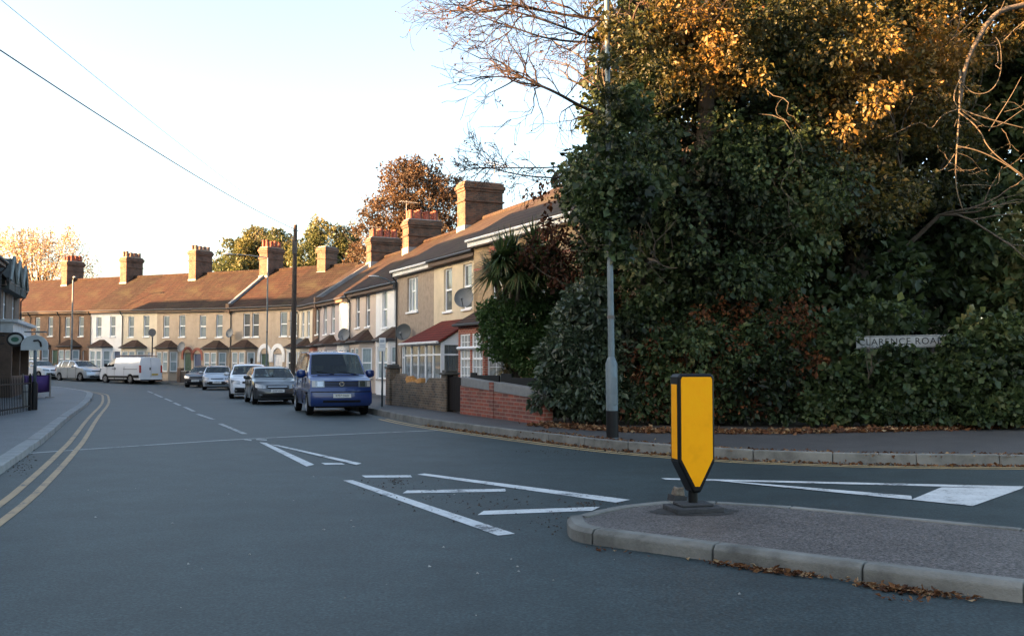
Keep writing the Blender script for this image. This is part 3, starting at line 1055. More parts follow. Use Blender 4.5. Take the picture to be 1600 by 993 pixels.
# lean-to glazed porch with red tiles, part of the cream house
def porch(h, x0, x1, dp):
    b = MB()
    b.box(x0, x1, -dp, -.001, -.1, .55)
    pr = b.build('porch', P['white'], h)
    fr_ = MB()
    zt, zb = 2.15, .552
    n = 5
    xs = [x0 + (x1 - x0) * k / n for k in range(n + 1)]
    for x in xs:
        fr_.box(max(x0, x - .045), min(x1, x + .045), -dp, -dp + .07, zb, zt)
    for z in (zb, 1.72, zt - .06):
        for a, c in zip(xs, xs[1:]):
            fr_.box(a + .046, c - .046, -dp + .004, -dp + .066, z, z + .06)
    for y in (-dp + .072, -dp * .5, -.06):
        fr_.box(x1 - .07, x1, y, y + .06, zb, zt)
    for z in (zb, 1.72, zt - .06):
        fr_.box(x1 - .066, x1 - .004, -dp + .133, -dp * .5 - .001, z, z + .06)
        fr_.box(x1 - .066, x1 - .004, -dp * .5 + .061, -.061, z, z + .06)
    fr_.build('porch_frame', W_white, pr)
    for a, c in zip(xs, xs[1:]):
        g = MB(); g.add([(a + .03, -dp + .035, zb + .03), (c - .03, -dp + .035, zb + .03), (c - .03, -dp + .035, zt - .03), (a + .03, -dp + .035, zt - .03)], [(0, 1, 2, 3)])
        g.build('pane', glassmat('porch_glass', (.75, .82, .85), 1.0, (.12, .15, .17), .4), pr)
    g = MB(); g.add([(x1 - .035, -dp + .1, zb + .03), (x1 - .035, -.05, zb + .03), (x1 - .035, -.05, zt - .03), (x1 - .035, -dp + .1, zt - .03)], [(0, 1, 2, 3)])
    g.build('pane', MATS['porch_glass'], pr)
    r = MB()
    o = .14
    zl, zh = 2.16, 3.02
    r.add([(x0 - o, -dp - o, zl), (x1 + .1, -dp - o, zl), (x1 + .1, 0, zh), (x0 + .55, 0, zh), (x0 - o, -dp - o, zl + .07), (x1 + .1, -dp - o, zl + .07), (x1 + .1, 0, zh + .07), (x0 + .55, 0, zh + .07), (x0 - o, -.002, zl), (x0 - o, -.002, zl + .07)],
          [(4, 5, 6, 7), (0, 4, 9, 8), (4, 7, 9), (0, 1, 5, 4), (1, 2, 6, 5), (3, 2, 1, 0), (8, 3, 0)])
    r.build('porch_roof', R_porch, pr)
    ga = MB()
    ga.add([(x1 - .02, -dp, zt + .002), (x1 - .02, -.001, zt + .002), (x1 - .02, -.001, zh - .03)], [(0, 1, 2)])
    ga.add([(x1 - .06, -dp, zt + .002), (x1 - .06, -.001, zt + .002), (x1 - .06, -.001, zh - .03)], [(2, 1, 0)])
    ga.build('porch_gable', W_white, pr)
    gu = MB(); gu.tube([(x0 - o, -dp - o - .03, zl + .02), (x1 + .1, -dp - o - .03, zl + .02)], .05, 6)
    gu.build('gutter', M_gutter_w, pr)
porch(h_cream, 0.35, 4.35, 1.35)

# buff brick house at the corner, half hidden by the trees
Fp = Pt(0.0) + IN * .12
Np = Pt(-10.6) + IN * .9
d0 = (Np - Fp).normalized()
h_buff = house('corner_house', 'buff brick corner house with red brick bay behind the spiky palm', (Fp.x, Fp.y, 0.12), d0, 10.6, 5.95, 8.35, P['buff'], R_slate, [(1.5, 3.5, 1.0, 1.65, 'sash', W_pane), (4.2, 3.5, 1.0, 1.65, 'sash', W_pane), (8.2, 3.5, 1.0, 1.65, 'sash', W_pane), (4.3, 0.1, 1.0, 2.2, 'door', DOORS['green'])], gutm=M_gutter_w, group=None, downpipe=False)
bb = MB()
for z in (5.12,):
    bb.box(0.002, 10.59, -.015, -.001, z - .42, z - .34)
for x in (1.3, 4.0, 8.0):
    bb.box(x, x + 1.4, -.022, -.001, 5.17, 5.42)
bb.build('red_brick_band', P['redbrick'], h_buff)
bay(h_buff, .35, 3.3, P['redbrick'], h=2.75, proj=.95, style='grid', roof_rise=.75, pane=panemat('pane_lace', (.42, .46, .46)))
st = MB()
for a, b in (((.35, .0), (.8, -.97)), ((.8, -.97), (2.85, -.97)), ((2.85, -.97), (3.3, 0))):
    st.tube([(a[0], a[1] - .02, 1.95), (b[0], b[1] - .02, 1.95)], .05, 4)
st.build('string_course', W_white, h_buff)
dp_ = MB(); dp_.tube([(8.0, -.3, 5.6), (8.0, -.06, 5.2), (8.0, -.06, .1)], .05, 6)
dp_.build('downpipe', M_gutter, h_buff)

# dishes and aerials
def on(h, x, y, z): return tuple(h.matrix_world @ Vector((x, y, z)))
bpy.context.view_layer.update()
dish(on(h_rough, 2.1, -.36, 2.75), (-.35, -.9, .2), .36, 'dark grey satellite dish low on the tan roughcast house', plain('dish_dark', (.07, .08, .085), .6, .2))
dish(on(h_cream, 4.35, -.45, 3.75), (-.25, -.95, .25), .36, 'grey satellite dish above the brick bay beside the cream house')
dish(on(h_pink, .2, -.35, 2.95), (-.3, -.9, .25), .34, 'large mesh satellite dish on the corner of the pinkish cream house')
dish(on(h_end, 2.0, -.4, 2.75), (-.3, -.9, .25), .36, 'small grey satellite dish on the last cream house')
aerial(on(h_rough, 0.3, 4.6, 8.2), 2.6, 'tall television aerial beside the big black chimney', .9)
aerial(on(h_pink, -.3, 3.2, 8.2), 2.2, 'thin aerial mast by the chimney behind the white house', .6, 1.0)
aerial(on(h_lilac, -.4, 3.4, 8.0), 2.1, 'thin aerial mast by the red chimney pots over the lilac house', .4, 1.0)
aerial(on(h_brown, 0.2, 4.2, 8.0), 1.8, 'thin pale aerial on the brown brick house roof', .4, .9)

# ------------------------------------------------------------------ far terrace across the bend
A = R(33)
FO = Vector((-0.2936 * 72, 72.0))
FD = Vector((-math.cos(A), math.sin(A)))
def fpt(L): return FO + FD * L
FG = 'houses of the far terrace across the bend'
specs = [  # left end L, right end L, wall, roof, label, extras
    (35.2, 31.0, 'brick', R_red, 'brown brick house at the far left end behind the pub', 'plainwin'),
    (31.0, 26.6, 'brick', R_red, 'brown brick house with white gothic arched window beside its door', 'gothic'),
    (26.6, 17.5, None, None, None, None),
    (17.5, 13.15, 'white', R_dark, 'white painted house with bay window behind the white panel van', 'bay'),
    (13.15, 8.65, 'pale', R_red, 'pale yellow house with open upper window behind the van', 'bay'),
    (8.65, 4.25, 'sand', R_brown, 'sandy rendered house with red arch on the left of the twin doors', 'bayr'),
    (4.25, 0.0, 'sand', R_brown, 'sandy rendered house with red arch on the right of the twin doors', 'bayl'),
    (0.0, -4.4, 'sand', R_red, 'sandy house with paired windows above bay and left white door arch', 'pairl'),
    (-4.4, -9.2, 'sand', R_dark, 'sandy house behind the telegraph pole with right white door arch', 'pairr'),
]
specs[2:3] = [(26.6, 22.05, 'brick', R_red, 'brown brick house with dark bay roof behind the thin lamp post', 'bay'), (22.05, 17.5, 'brick', R_red, 'brown brick house next to the white painted house', 'bay')]
M_redarch = plain('arch_red', (.30, .10, .07), .8, .2)
for a, b, wl, rm, lab, ex in specs:
    o = fpt(a)
    w = a - b
    zb = 0.12 + gz(fpt((a + b) / 2).x)
    ev, rg = 5.85, 8.75
    if ex in ('pairl', 'pairr'):
        ops = [(w * .32, 3.45, .72, 1.75, 'sash', W_pane2), (w * .32 + .95, 3.45, .72, 1.75, 'sash', W_pane2)]
        if ex == 'pairr': ops = [(w * .18, 3.45, .72, 1.75, 'sash', W_pane), (w * .18 + 1.0, 3.45, .72, 1.75, 'sash', W_pane)]
    elif ex == 'plainwin':
        ops = [(w * .25, 3.4, .9, 1.7, 'sash', W_pane2), (w * .66, 3.4, .9, 1.7, 'sash', W_pane), (w * .2, .6, 2.0, 1.7, 'mull', W_pane)]
    else:
        ops = [(w * .18, 3.45, .74, 1.7, 'sash', W_pane), (w * .62, 3.45, .74, 1.7, 'sash', W_pane)]
    dx = {'bayr': w - 1.05, 'bayl': .12, 'pairl': w - 1.1, 'pairr': .25, 'bay': w - 1.1, 'gothic': w * .42, 'plainwin': w - 1.1}[ex]
    if ex == 'gothic':
        ops.append((0.3, .6, 1.9, 1.75, 'mull', W_pane))
        dx = w - 1.2
    ops.append((dx, .1, .9, 2.1, 'door', DOORS[random.choice(('white', 'brown', 'green', 'blue'))]))
    h = house('terraced_house', lab, (o.x, o.y, zb), -FD, w, ev, rg, P[wl], rm, ops, group=FG, downpipe='l' if ex in ('bay', 'pairl', 'plainwin') else False, shear=(gz(fpt(b).x) - gz(fpt(a).x)) / w, roofx=(-.004, .004))
    if ex == 'bay': bay(h, .35, w - 1.35, P[wl], h=2.6, pane=W_pane3, roof_rise=.6)
    if ex == 'bayr': bay(h, .25, 2.75, P[wl], h=2.6, pane=W_pane3, roof_rise=.6); arch(h, dx + .45, .95, 2.0, M_redarch, .5)
    if ex == 'bayl': bay(h, 1.5, w - .25, P[wl], h=2.6, pane=W_pane3, roof_rise=.6); arch(h, dx + .45, .95, 2.0, M_redarch, .5)
    if ex == 'pairl': bay(h, .35, 2.85, P[wl], h=2.65, pane=W_pane3, roof_rise=.6); arch(h, dx + .45, .95, 2.05, P['white'], .6, .26, .45); parapet(h, 0.0, 8, ev, rg)
    if ex == 'pairr': bay(h, 1.75, w - .3, P['white'], h=2.65, pane=W_pane2, roof_rise=.6); arch(h, dx + .45, .95, 2.05, P['white'], .6, .26, .45)
    if ex == 'gothic':
        gm = MB()
        gm.prism([(2.45, 0), (3.05, 0), (3.05, 1.35), (2.93, 1.75), (2.75, 2.0), (2.57, 1.75), (2.45, 1.35)], 0, .09, Matrix(((1, 0, 0, 0), (0, 0, -1, -.003), (0, 1, 0, .45), (0, 0, 0, 1))))
        gw = gm.build('arched_window', W_white, h)
        g2 = MB()
        for k in (2.54, 2.78):
            g2.prism([(k, .1), (k + .18, .1), (k + .18, 1.35), (k + .09, 1.62), (k, 1.35)], .091, .096, Matrix(((1, 0, 0, 0), (0, 0, -1, -.003), (0, 1, 0, .45), (0, 0, 0, 1))))
        g2.build('pane', W_pane, gw)
    cx = {0.0: (0.0, 'r'), 8.65: (0.2, 'm'), 17.5: (-.2, 'm'), 26.6: (0, 'm')}.get(a)
    if cx is not None:
        tall = a == 8.65
        chimney(h, cx[0], 4.0, 7.6, 10.55 if not tall else 10.75, .9, 1.7, 4, tall=tall, cap=P['rough'], potmat=M_pot if a in (0.0, 26.6) else plain('pot_buff', (.17, .10, .075), .8, .3))
    if a == -4.4:
        chimney(h, 1.6, 4.0, 7.6, 10.2, .85, 1.3, 0)
    # low front wall
    if ex in ('bay', 'bayr', 'bayl', 'pairl', 'pairr'):
        gw = MB()
        gw.box(0.05, dx - .1 if dx > 1 else w - .05, -2.25, -2.03, -.2, .85) if dx > 1 else gw.box(1.2, w - .05, -2.25, -2.03, -.2, .85)
        q = gw.build('front_wall', P['dull'] if ex != 'bay' else P['brick'], h)
        c_ = MB()
        c_.box(0.03, dx - .08, -2.28, -2.0, .851, .92) if dx > 1 else c_.box(1.18, w - .03, -2.28, -2.0, .851, .92)
        c_.build('coping', M_stone, q)
        pp = MB()
        xx = dx - .35 if dx > 1 else 1.15
        pp.box(xx, xx + .38, -2.32, -1.96, -.2, 1.12)
        pp.build('gate_pier', P['brick'], q)
bpy.context.view_layer.update()
o = fpt(-.55)
dish((o.x - .25, o.y - .35, 3.85), (-.5, -.85, .25), .36, 'small grey satellite dish on the sandy house by the downpipe')
o = fpt(5.0)
dish((o.x - .2, o.y - .35, 2.9), (-.5, -.85, .25), .4, 'grey satellite dish over the left red-arched doorway')
# ================================================================== VEHICLES
M_tyre = plain('tyre_rubber', (0.010, 0.010, 0.011), 0.85, 0.2, 10, spec=.2)
M_rim = plain('alloy_rim', (0.42, 0.43, 0.45), 0.35, 0.1, 4, metal=0.8)
M_rim_dull = plain('steel_rim', (0.30, 0.30, 0.30), 0.5, 0.15, 4, metal=0.5)
M_trim = plain('black_trim', (0.008, 0.008, 0.009), 0.55, 0.2, spec=.3)
M_under = plain('underbody', (0.012, 0.012, 0.013), 0.9, 0.2)
M_lens = plain('headlight_lens', (0.26, 0.28, 0.29), 0.15, 0.5, 14, metal=0.4, coat=1.0)
M_amber = plain('indicator_lens', (0.50, 0.16, 0.02), 0.2, 0.1, coat=1.0)
M_redlens = plain('tail_lens', (0.35, 0.02, 0.02), 0.2, 0.1, coat=1.0)
M_plate_w = plain('plate_white', (0.62, 0.62, 0.60), 0.5, 0.1)
M_plate_y = plain('plate_yellow', (0.60, 0.42, 0.06), 0.5, 0.1)
M_ink = plain('black_ink', (0.015, 0.015, 0.016), 0.6, 0.05)
M_seat = plain('seat_cloth', (0.07, 0.078, 0.085), 0.9, 0.2)
M_chrome = plain('chrome', (0.55, 0.56, 0.57), 0.15, 0.05, metal=1.0)
G_car = glassmat('car_glass', (0.78, 0.90, 0.87), 1.0, (0.012, 0.016, 0.018), 0.85)
G_dark = glassmat('car_glass_dark', (0.16, 0.18, 0.19), 1.0, (0.012, 0.016, 0.018), 0.5)

def paint(name, c, metal=0.0, rough=0.32):
    return plain('paint_' + name, c, rough, 0.05, 1.2, metal=metal, coat=0.8)

def text_obj(name, s, size, mat, parent, M, extrude=0.001, spacing=1.0, sx=1.0):
    cu = bpy.data.curves.new('text', 'FONT')
    cu.body = s
    cu.size = size
    cu.extrude = extrude
    cu.align_x, cu.align_y = 'CENTER', 'CENTER'
    cu.space_character = spacing
    cu.resolution_u = 3
    to = bpy.data.objects.new('text', cu)
    COL.objects.link(to)
    dg = bpy.context.evaluated_depsgraph_get()
    me = bpy.data.meshes.new_from_object(to.evaluated_get(dg))
    bpy.data.objects.remove(to)
    bpy.data.curves.remove(cu)
    me.transform(M @ Matrix.Diagonal((sx, 1, 1, 1)))
    me.materials.clear()
    return mk(name, me, mat, parent)

def lerp(pts, x):
    if x <= pts[0][0]: return pts[0][1]
    for (a, va), (b, vb) in zip(pts, pts[1:]):
        if x <= b:
            t = (x - a) / (b - a) if b > a else 1
            return va + (vb - va) * t
    return pts[-1][1]

def car(name, label, cat, loc, heading, D, group='vehicles parked along the kerb'):
    L, W = D['L'], D['W'] / 2
    sill, wr, xw = D.get('sill', 0.22), D['wr'], D['wheels']
    ar = wr + 0.07
    top, belt, plan = D['top'], D['belt'], D['plan']
    th = D.get('th', 0.16)
    nose, tail = D['nose'], D['tail']
    bow, bowr = D.get('bow', 0.22), D.get('bowr', 0.12)
    zmax = max(z for _, z in top)
    hx = Vector((-heading[0], -heading[1], 0)).normalized()
    M = Matrix(((hx.x, -hx.y, 0, loc[0]), (hx.y, hx.x, 0, loc[1]), (0, 0, 1, loc[2]), (0, 0, 0, 1))) @ Matrix.Translation((-L / 2, 0, 0))
    root = empty(name, M=M)
    tag(root, label, cat, group)
    xs = {0.0, L}
    for c in xw:
        for k in range(-6, 7):
            xs.add(round(c + ar * math.sin(math.pi / 2 * k / 6), 4))
    for seq in (top, belt, plan):
        xs |= {round(p[0], 4) for p in seq}
    for a, b in D['windows']:
        xs |= {a, b}
    xs |= {round(k * 0.2, 4) for k in range(1, int(L / 0.2))}
    xs = sorted(x for x in xs if 0 <= x <= L)
    q = [xs[0]]
    for x in xs[1:]:
        if x - q[-1] > 0.012: q.append(x)
    q[-1] = L
    xs = q
    def dx(x, y, z):
        w = max(0.0, 1 - x / 0.55)
        w2 = max(0.0, 1 - (L - x) / 0.45)
        w = w * w * (3 - 2 * w); w2 = w2 * w2 * (3 - 2 * w2)
        r = (abs(y) / W)
        return x + w * (lerp(nose, z) + bow * r ** 2.6) - w2 * (lerp(tail, z) + bowr * r ** 3)
    def bottom(x):
        b = sill
        for c in xw:
            if abs(x - c) < ar:
                b = max(b, wr - 0.02 + math.sqrt(max(0, ar * ar - (x - c) ** 2)))
        return b
    def station(x):
        p = lerp(plan, x)
        zb, zl = bottom(x), lerp(belt, x)
        zt = max(lerp(top, x), zl + 0.015)
        ze = max(zl + 0.008, zt - min(0.06, (zt - zl) * 0.4))
        zb = min(zb, zl - 0.08)
        k = (ze - zl) / max(0.1, zmax - zl)
        pts = []
        for f in (0, .3, .62, .85):
            z = zb + (zl - zb) * f
            bulge = 1 - 0.02 * (2 * f - 0.9) ** 2
            if z < sill + 0.12: bulge -= 0.02
            pts.append((p * bulge, z))
        pts.append((p * 0.985, zl))
        pts.append((p * 0.985 - th * k * 0.42, zl + (ze - zl) * .5))
        we = p * 0.985 - th * k - 0.03
        pts.append((we, ze))
        pts.append((we * 0.93, ze + (zt - ze) * .55))
        pts.append((we * 0.6, ze + (zt - ze) * .9))
        pts.append((we * 0.3, zt - (zt - ze) * .02))
        pts.append((0.0, zt))
        return pts
    st = [station(x) for x in xs]
    NR = len(st[0])
    parts = {}
    def put(kind, vs, flip):
        m = parts.setdefault(kind, ({}, [], []))
        ids = []
        for v in vs:
            key = tuple(round(c, 5) for c in v)
            if key not in m[0]:
                m[0][key] = len(m[1]); m[1].append(v)
            if m[0][key] not in ids: ids.append(m[0][key])
        if len(ids) >= 3:
            m[2].append(tuple(reversed(ids)) if flip else tuple(ids))
    cowl, header = D['cowl'], D['header']
    rg = D.get('rearglass')
    for sgn in (1, -1):
        for i in range(len(xs) - 1):
            xm = (xs[i] + xs[i + 1]) / 2
            for r in range(NR - 1):
                vs = []
                for (ii, rr) in ((i, r), (i + 1, r), (i + 1, r + 1), (i, r + 1)):
                    y, z = st[ii][rr]
                    vs.append((dx(xs[ii], y, z), sgn * y, z))
                kind = 'body'
                if 4 <= r <= 5:
                    for a, b in D['windows']:
                        if a <= xm <= b: kind = 'side_window'
                if r >= 7 and cowl < xm < header: kind = 'windscreen'
                if rg and r >= 7 and rg[0] < xm < rg[1]: kind = 'rear_window'
                if kind == 'side_window': kind += '+' if sgn > 0 else '-'
                put(kind, vs, sgn < 0)
    for (ii, flip) in ((0, False), (len(xs) - 1, True)):
        for r in range(NR - 1):
            y0, z0 = st[ii][r]; y1, z1 = st[ii][r + 1]
            for k in range(8):
                f0, f1 = -1 + k / 4, -1 + (k + 1) / 4
                kind = 'body'
                if ii and D.get('rearcap_glass') and 5 <= r <= 5: kind = 'rear_window'
                vs = [(dx(xs[ii], y0 * a, z), y0 * a if z == z0 else 0, z) for a, z in ()]
                vs = [(dx(xs[ii], y0 * f0, z0), y0 * f0, z0), (dx(xs[ii], y0 * f1, z0), y0 * f1, z0), (dx(xs[ii], y1 * f1, z1), y1 * f1, z1), (dx(xs[ii], y1 * f0, z1), y1 * f0, z1)]
                put(kind, vs, not flip)
    body = None
    for kind in sorted(parts, key=lambda k: k != 'body'):
        _, v, f = parts[kind]
        me = bpy.data.meshes.new('part')
        me.from_pydata(v, [], f)
        me.update()
        o = mk(kind.rstrip('+-'), me, D['paint'] if kind == 'body' else D.get('glass', G_car), root, smooth=38 if kind == 'body' else True)
        if kind == 'body': body = o
    u = MB()
    u.box(.25, L - .25, -W + .22, W - .22, sill - .06, sill + .25)
    for c in xw:
        u.box(c - ar - .03, c + ar + .03, -W + .24, W - .24, sill, wr + ar + .02)
    u.build('underbody', M_under, root)
    # wheels
    for c in xw:
        for s in (1, -1):
            Mx = Matrix.Translation((c, s * (W - .115), wr)) @ Matrix.Rotation(R(90) * (-s), 4, 'X')
            t = MB()
            hw = .10
            t.lathe([(wr * .62, -hw), (wr * .93, -hw), (wr, -hw * .7), (wr, hw * .7), (wr * .93, hw), (wr * .64, hw * 1.02), (wr * .60, hw * .5)], 28, Mx)
            w_ = t.build('wheel', M_tyre, root, smooth=35)
            rm = MB()
            rm.lathe([(wr * .62, hw * .2), (wr * .63, hw * .98), (wr * .58, hw * 1.0), (wr * .55, hw * .45), (wr * .16, hw * .5)], 24, Mx)
            for k in range(D.get('spokes', 5)):
                rm.box(wr * .1, wr * .58, -wr * .065, wr * .065, hw * .45, hw * .9, Mx @ Matrix.Rotation(2 * math.pi * k / D.get('spokes', 5), 4, 'Z'))
            rm.lathe([(wr * .17, hw * .4), (wr * .15, hw * .98), (0.01, hw * 1.0)], 12, Mx)
            rm.build('rim', D.get('rim', M_rim), w_, smooth=35)
    def front(name, y0, y1, z0, z1, mat, th_=.02, parent=None, rear=False, ny=6, nz=2, skew=0.0):
        """panel that follows the curve of the nose (or tail)"""
        m = MB()
        vs, fs = [], []
        for lay in (0, 1):
            for j in range(nz + 1):
                for i in range(ny + 1):
                    y = y0 + (y1 - y0) * i / ny
                    z = z0 + (z1 - z0) * j / nz
                    z += skew * (i / ny) * (1 if abs(y1) > abs(y0) else -1) if skew else 0
                    if rear: x = dx(L, y, z) + (th_ if lay else -.03)
                    else: x = dx(0, y, z) - (th_ if lay else -.03)
                    vs.append((x, y, z))
        n = (ny + 1) * (nz + 1)
        I = lambda l, j, i: l * n + j * (ny + 1) + i
        for j in range(nz):
            for i in range(ny):
                fs.append((I(1, j, i), I(1, j + 1, i), I(1, j + 1, i + 1), I(1, j, i + 1)))
        for i in range(ny):
            fs.append((I(0, 0, i), I(1, 0, i), I(1, 0, i + 1), I(0, 0, i + 1)))
            fs.append((I(0, nz, i), I(0, nz, i + 1), I(1, nz, i + 1), I(1, nz, i)))
        for j in range(nz):
            fs.append((I(0, j, 0), I(0, j + 1, 0), I(1, j + 1, 0), I(1, j, 0)))
            fs.append((I(0, j, ny), I(1, j, ny), I(1, j + 1, ny), I(0, j + 1, ny)))
        if rear: fs = [tuple(reversed(f)) for f in fs]
        m.add(vs, fs)
        return m.build(name, mat, parent or root, smooth=40)
    def hw(x, z):
        return lerp(plan, x)
    def side(name, x0, x1, z0, z1, mat, th_=.012, s=1, parent=None, n=6):
        m = MB()
        vs, fs = [], []
        for j, z in enumerate((z0, z1)):
            for i in range(n + 1):
                x = x0 + (x1 - x0) * i / n
                vs.append((dx(x, hw(x, z), z), s * (hw(x, z) + th_), z))
            for i in range(n + 1):
                x = x0 + (x1 - x0) * i / n
                vs.append((dx(x, hw(x, z), z), s * (hw(x, z) - .03), z))
        k = n + 1
        for i in range(n):
            fs += [(i, i + 1, 2 * k + i + 1, 2 * k + i), (2 * k + i, 2 * k + i + 1, 3 * k + i + 1, 3 * k + i), (k + i, i, i + 1, k + i + 1)[::-1]]
        fs += [(0, 2 * k, 3 * k, k), (n, k + n, 3 * k + n, 2 * k + n)]
        if s < 0: fs = [tuple(reversed(f)) for f in fs]
        m.add(vs, fs)
        return m.build(name, mat, parent or root)
    # door seams, handles, mirrors
    for s in (1, -1):
        for x in D.get('seams', ()):
            side('door_seam', x - .007, x + .007, bottom(x) + .03, lerp(belt, x) - .01, M_trim, .004, s, body, 1)
        for x in D.get('handles', ()):
            side('door_handle', x, x + .18, lerp(belt, x) - .17, lerp(belt, x) - .13, D.get('handlemat', D['paint']), .035, s, body, 2)
        if D.get('mould'):
            a, b, z = D['mould']
            side('side_moulding', a, b, z, z + .07, D.get('mouldmat', M_trim), .015, s, body, 8)
        mx = D.get('mirror', cowl + .45)
        mm = MB()
        yb = s * (W - .03)
        zb = lerp(belt, mx) + .10
        Mm = Matrix.Translation((mx, s * (W + .12), zb)) @ Matrix.Diagonal((.085, .125 if not D.get('bigmirror') else .14, .085 if not D.get('bigmirror') else .13, 1))
        mm.lathe([(.05, -1), (.7, -.85), (.98, -.4), (1, .2), (.85, .75), (.05, 1)], 12, Mm)
        mo = mm.build('wing_mirror', D.get('mirrormat', D['paint']), root, smooth=50)
        arm = MB(); arm.tube([(mx + .02, s * (W - .08), zb - .06), (mx, s * (W + .05), zb - .03)], .03, 6)
        arm.build('mirror_arm', M_trim, mo)
    # seats and wheel inside the cabin
    for s in (.36, -.36):
        for x in D.get('seats', ()):
            sm = MB()
            zc = lerp(belt, x)
            sm.box(x - .45, x + .05, s - .23, s + .23, sill + .2, zc - .35)
            sm.box(x - .02, x + .12, s - .22, s + .22, zc - .36, zc + .12)
            sm.box(x + .03, x + .12, s - .12, s + .12, zc + .16, zc + .34)
            sm.build('seat', M_seat, root, bevel=.03)
    ds = MB(); ds.box(cowl + .25, cowl + .75, -W + .12, W - .12, sill + .5, lerp(belt, cowl + .4) - .06)
    ds.build('dashboard', M_seat, root, bevel=.04)
    D['extra'](root, body, front, side, dx, L, W, lerp)
    return root

def plate(root, front, zc, s, mat, rear=False, yc=0.0, dx=None, L=0, w=.52):
    p = front('number_plate', yc - w / 2, yc + w / 2, zc - .056, zc + .056, mat, .035, rear=rear, ny=4, nz=1)
    x = (dx(L, abs(yc) , zc) + .038) if rear else (dx(0, abs(yc), zc) - .038)
    if rear: M = Matrix(((0, 0, 1, x), (1, 0, 0, yc), (0, 1, 0, zc), (0, 0, 0, 1)))
    else: M = Matrix(((0, 0, -1, x), (-1, 0, 0, yc), (0, 1, 0, zc), (0, 0, 0, 1)))
    text_obj('plate_lettering', s, .092, M_ink, p, M, sx=.95)

def emblem(root, front, dx, zc, r=.06):
    x = dx(0, 0, zc) - .045
    M = Matrix(((0, 0, -1, x), (-1, 0, 0, 0), (0, 1, 0, zc), (0, 0, 0, 1)))
    m = MB()
    n = 20
    vs, fs = [], []
    for k in range(n):
        a = 2 * math.pi * k / n
        for rr, z in ((r, 0), (r, .012), (r * .84, .012), (r * .84, 0)):
            vs.append((rr * math.cos(a), rr * math.sin(a), z))
    for k in range(n):
        for j in range(4):
            fs.append((k * 4 + j, ((k + 1) % n) * 4 + j, ((k + 1) % n) * 4 + (j + 1) % 4, k * 4 + (j + 1) % 4))
    m.add(vs, fs, M)
    for pts in (((-.36, .74), (0, .08), (.36, .74)), ((-.68, .46), (-.3, -.72), (0, 0), (.3, -.72), (.68, .46))):
        m.tube([(a * r, b * r, .006) for a, b in pts], .075 * r * 1.2, 4, M=M)
    m.build('emblem', M_chrome, root)

# ---- specs
def ex_t4(root, body, front, side, dx, L, W, lerp_):
    front('grille', -.50, .50, .86, 1.02, M_trim, .012)
    for k in range(3):
        front('grille_bar', -.49, .49, .88 + .045 * k, .895 + .045 * k, MATS['paint_blue_dark'], .02, nz=1)
    for s in (1, -1):
        h = front('headlight', s * .50, s * .86, .85, 1.04, M_lens, .02)
        front('indicator', s * .765, s * .855, .865, 1.025, plain('indicator_clear', (.45, .42, .38), .15, .1, coat=1.0), .028, parent=h)
        front('lamp_reflector', s * .54, s * .70, .87, 1.02, plain('lamp_reflector', (.42, .44, .45), .12, .1, metal=.9), .026, parent=h)
    front('bumper', -.90, .90, .36, .70, D_t4['paint'], .06, nz=4, ny=12)
    front('bumper_seam', -.88, .88, .705, .73, M_trim, .02, ny=12)
    front('air_intake', -.55, .55, .40, .47, M_trim, .066)
    plate(root, lambda *a, **k: front(*a[:6], .075, **k), .60, 'R757 DAH', M_plate_w, yc=0, dx=lambda x, y, z: dx(x, y, z) - .04, w=.52)
    emblem(root, front, dx, .945, .07)
    cw = MB(); cw.box(.70, .81, -.62, .62, 1.165, 1.21)
    cw.build('cowl_grille', M_trim, root, bevel=.01)
    for s in (-.55, .12):
        wp = MB(); wp.tube([(.78, s, 1.225), (.88, s + .5, 1.30)], .012, 5)
        wp.build('wiper', M_trim, root)
    fr_ = MB(); fr_.box(1.5, 1.56, -.1, .1, 1.70, 1.76)
    fr_.build('mirror_inside', M_trim, root)

PB = paint('blue', (0.007, 0.032, 0.155), .15, .36)
paint('blue_dark', (0.008, 0.02, 0.08), .2)
D_t4 = dict(L=4.79, W=1.86, wr=.325, wheels=(.98, 3.9), sill=.30, paint=PB, spokes=7, rim=M_rim,
    top=[(0, 1.05), (.12, 1.08), (.74, 1.20), (.79, 1.225), (1.5, 1.84), (1.7, 1.90), (2.5, 1.94), (4.2, 1.935), (4.6, 1.89), (4.79, 1.80)],
    belt=[(0, 1.03), (.12, 1.05), (.74, 1.12), (1.1, 1.14), (4.79, 1.15)],
    plan=[(0, .905), (.3, .92), (.9, .92), (3.9, .92), (4.6, .90), (4.79, .86)],
    th=.15, nose=[(.3, .05), (.5, 0), (.72, .02), (.84, .06), (1.06, .12), (1.3, .2)], tail=[(.3, .05), (.6, 0), (1.2, .02), (1.9, .14)], bow=.13,
    cowl=.80, header=1.54, windows=[(1.26, 1.98), (2.08, 3.2), (3.3, 4.5)], seams=(1.25, 2.03, 3.25), handles=(1.82, 2.2), mould=(.2, 4.6, .72), mouldmat=PB,
    mirror=1.22, bigmirror=True, seats=(2.1, 3.2, 4.0), glass=G_car, extra=ex_t4)

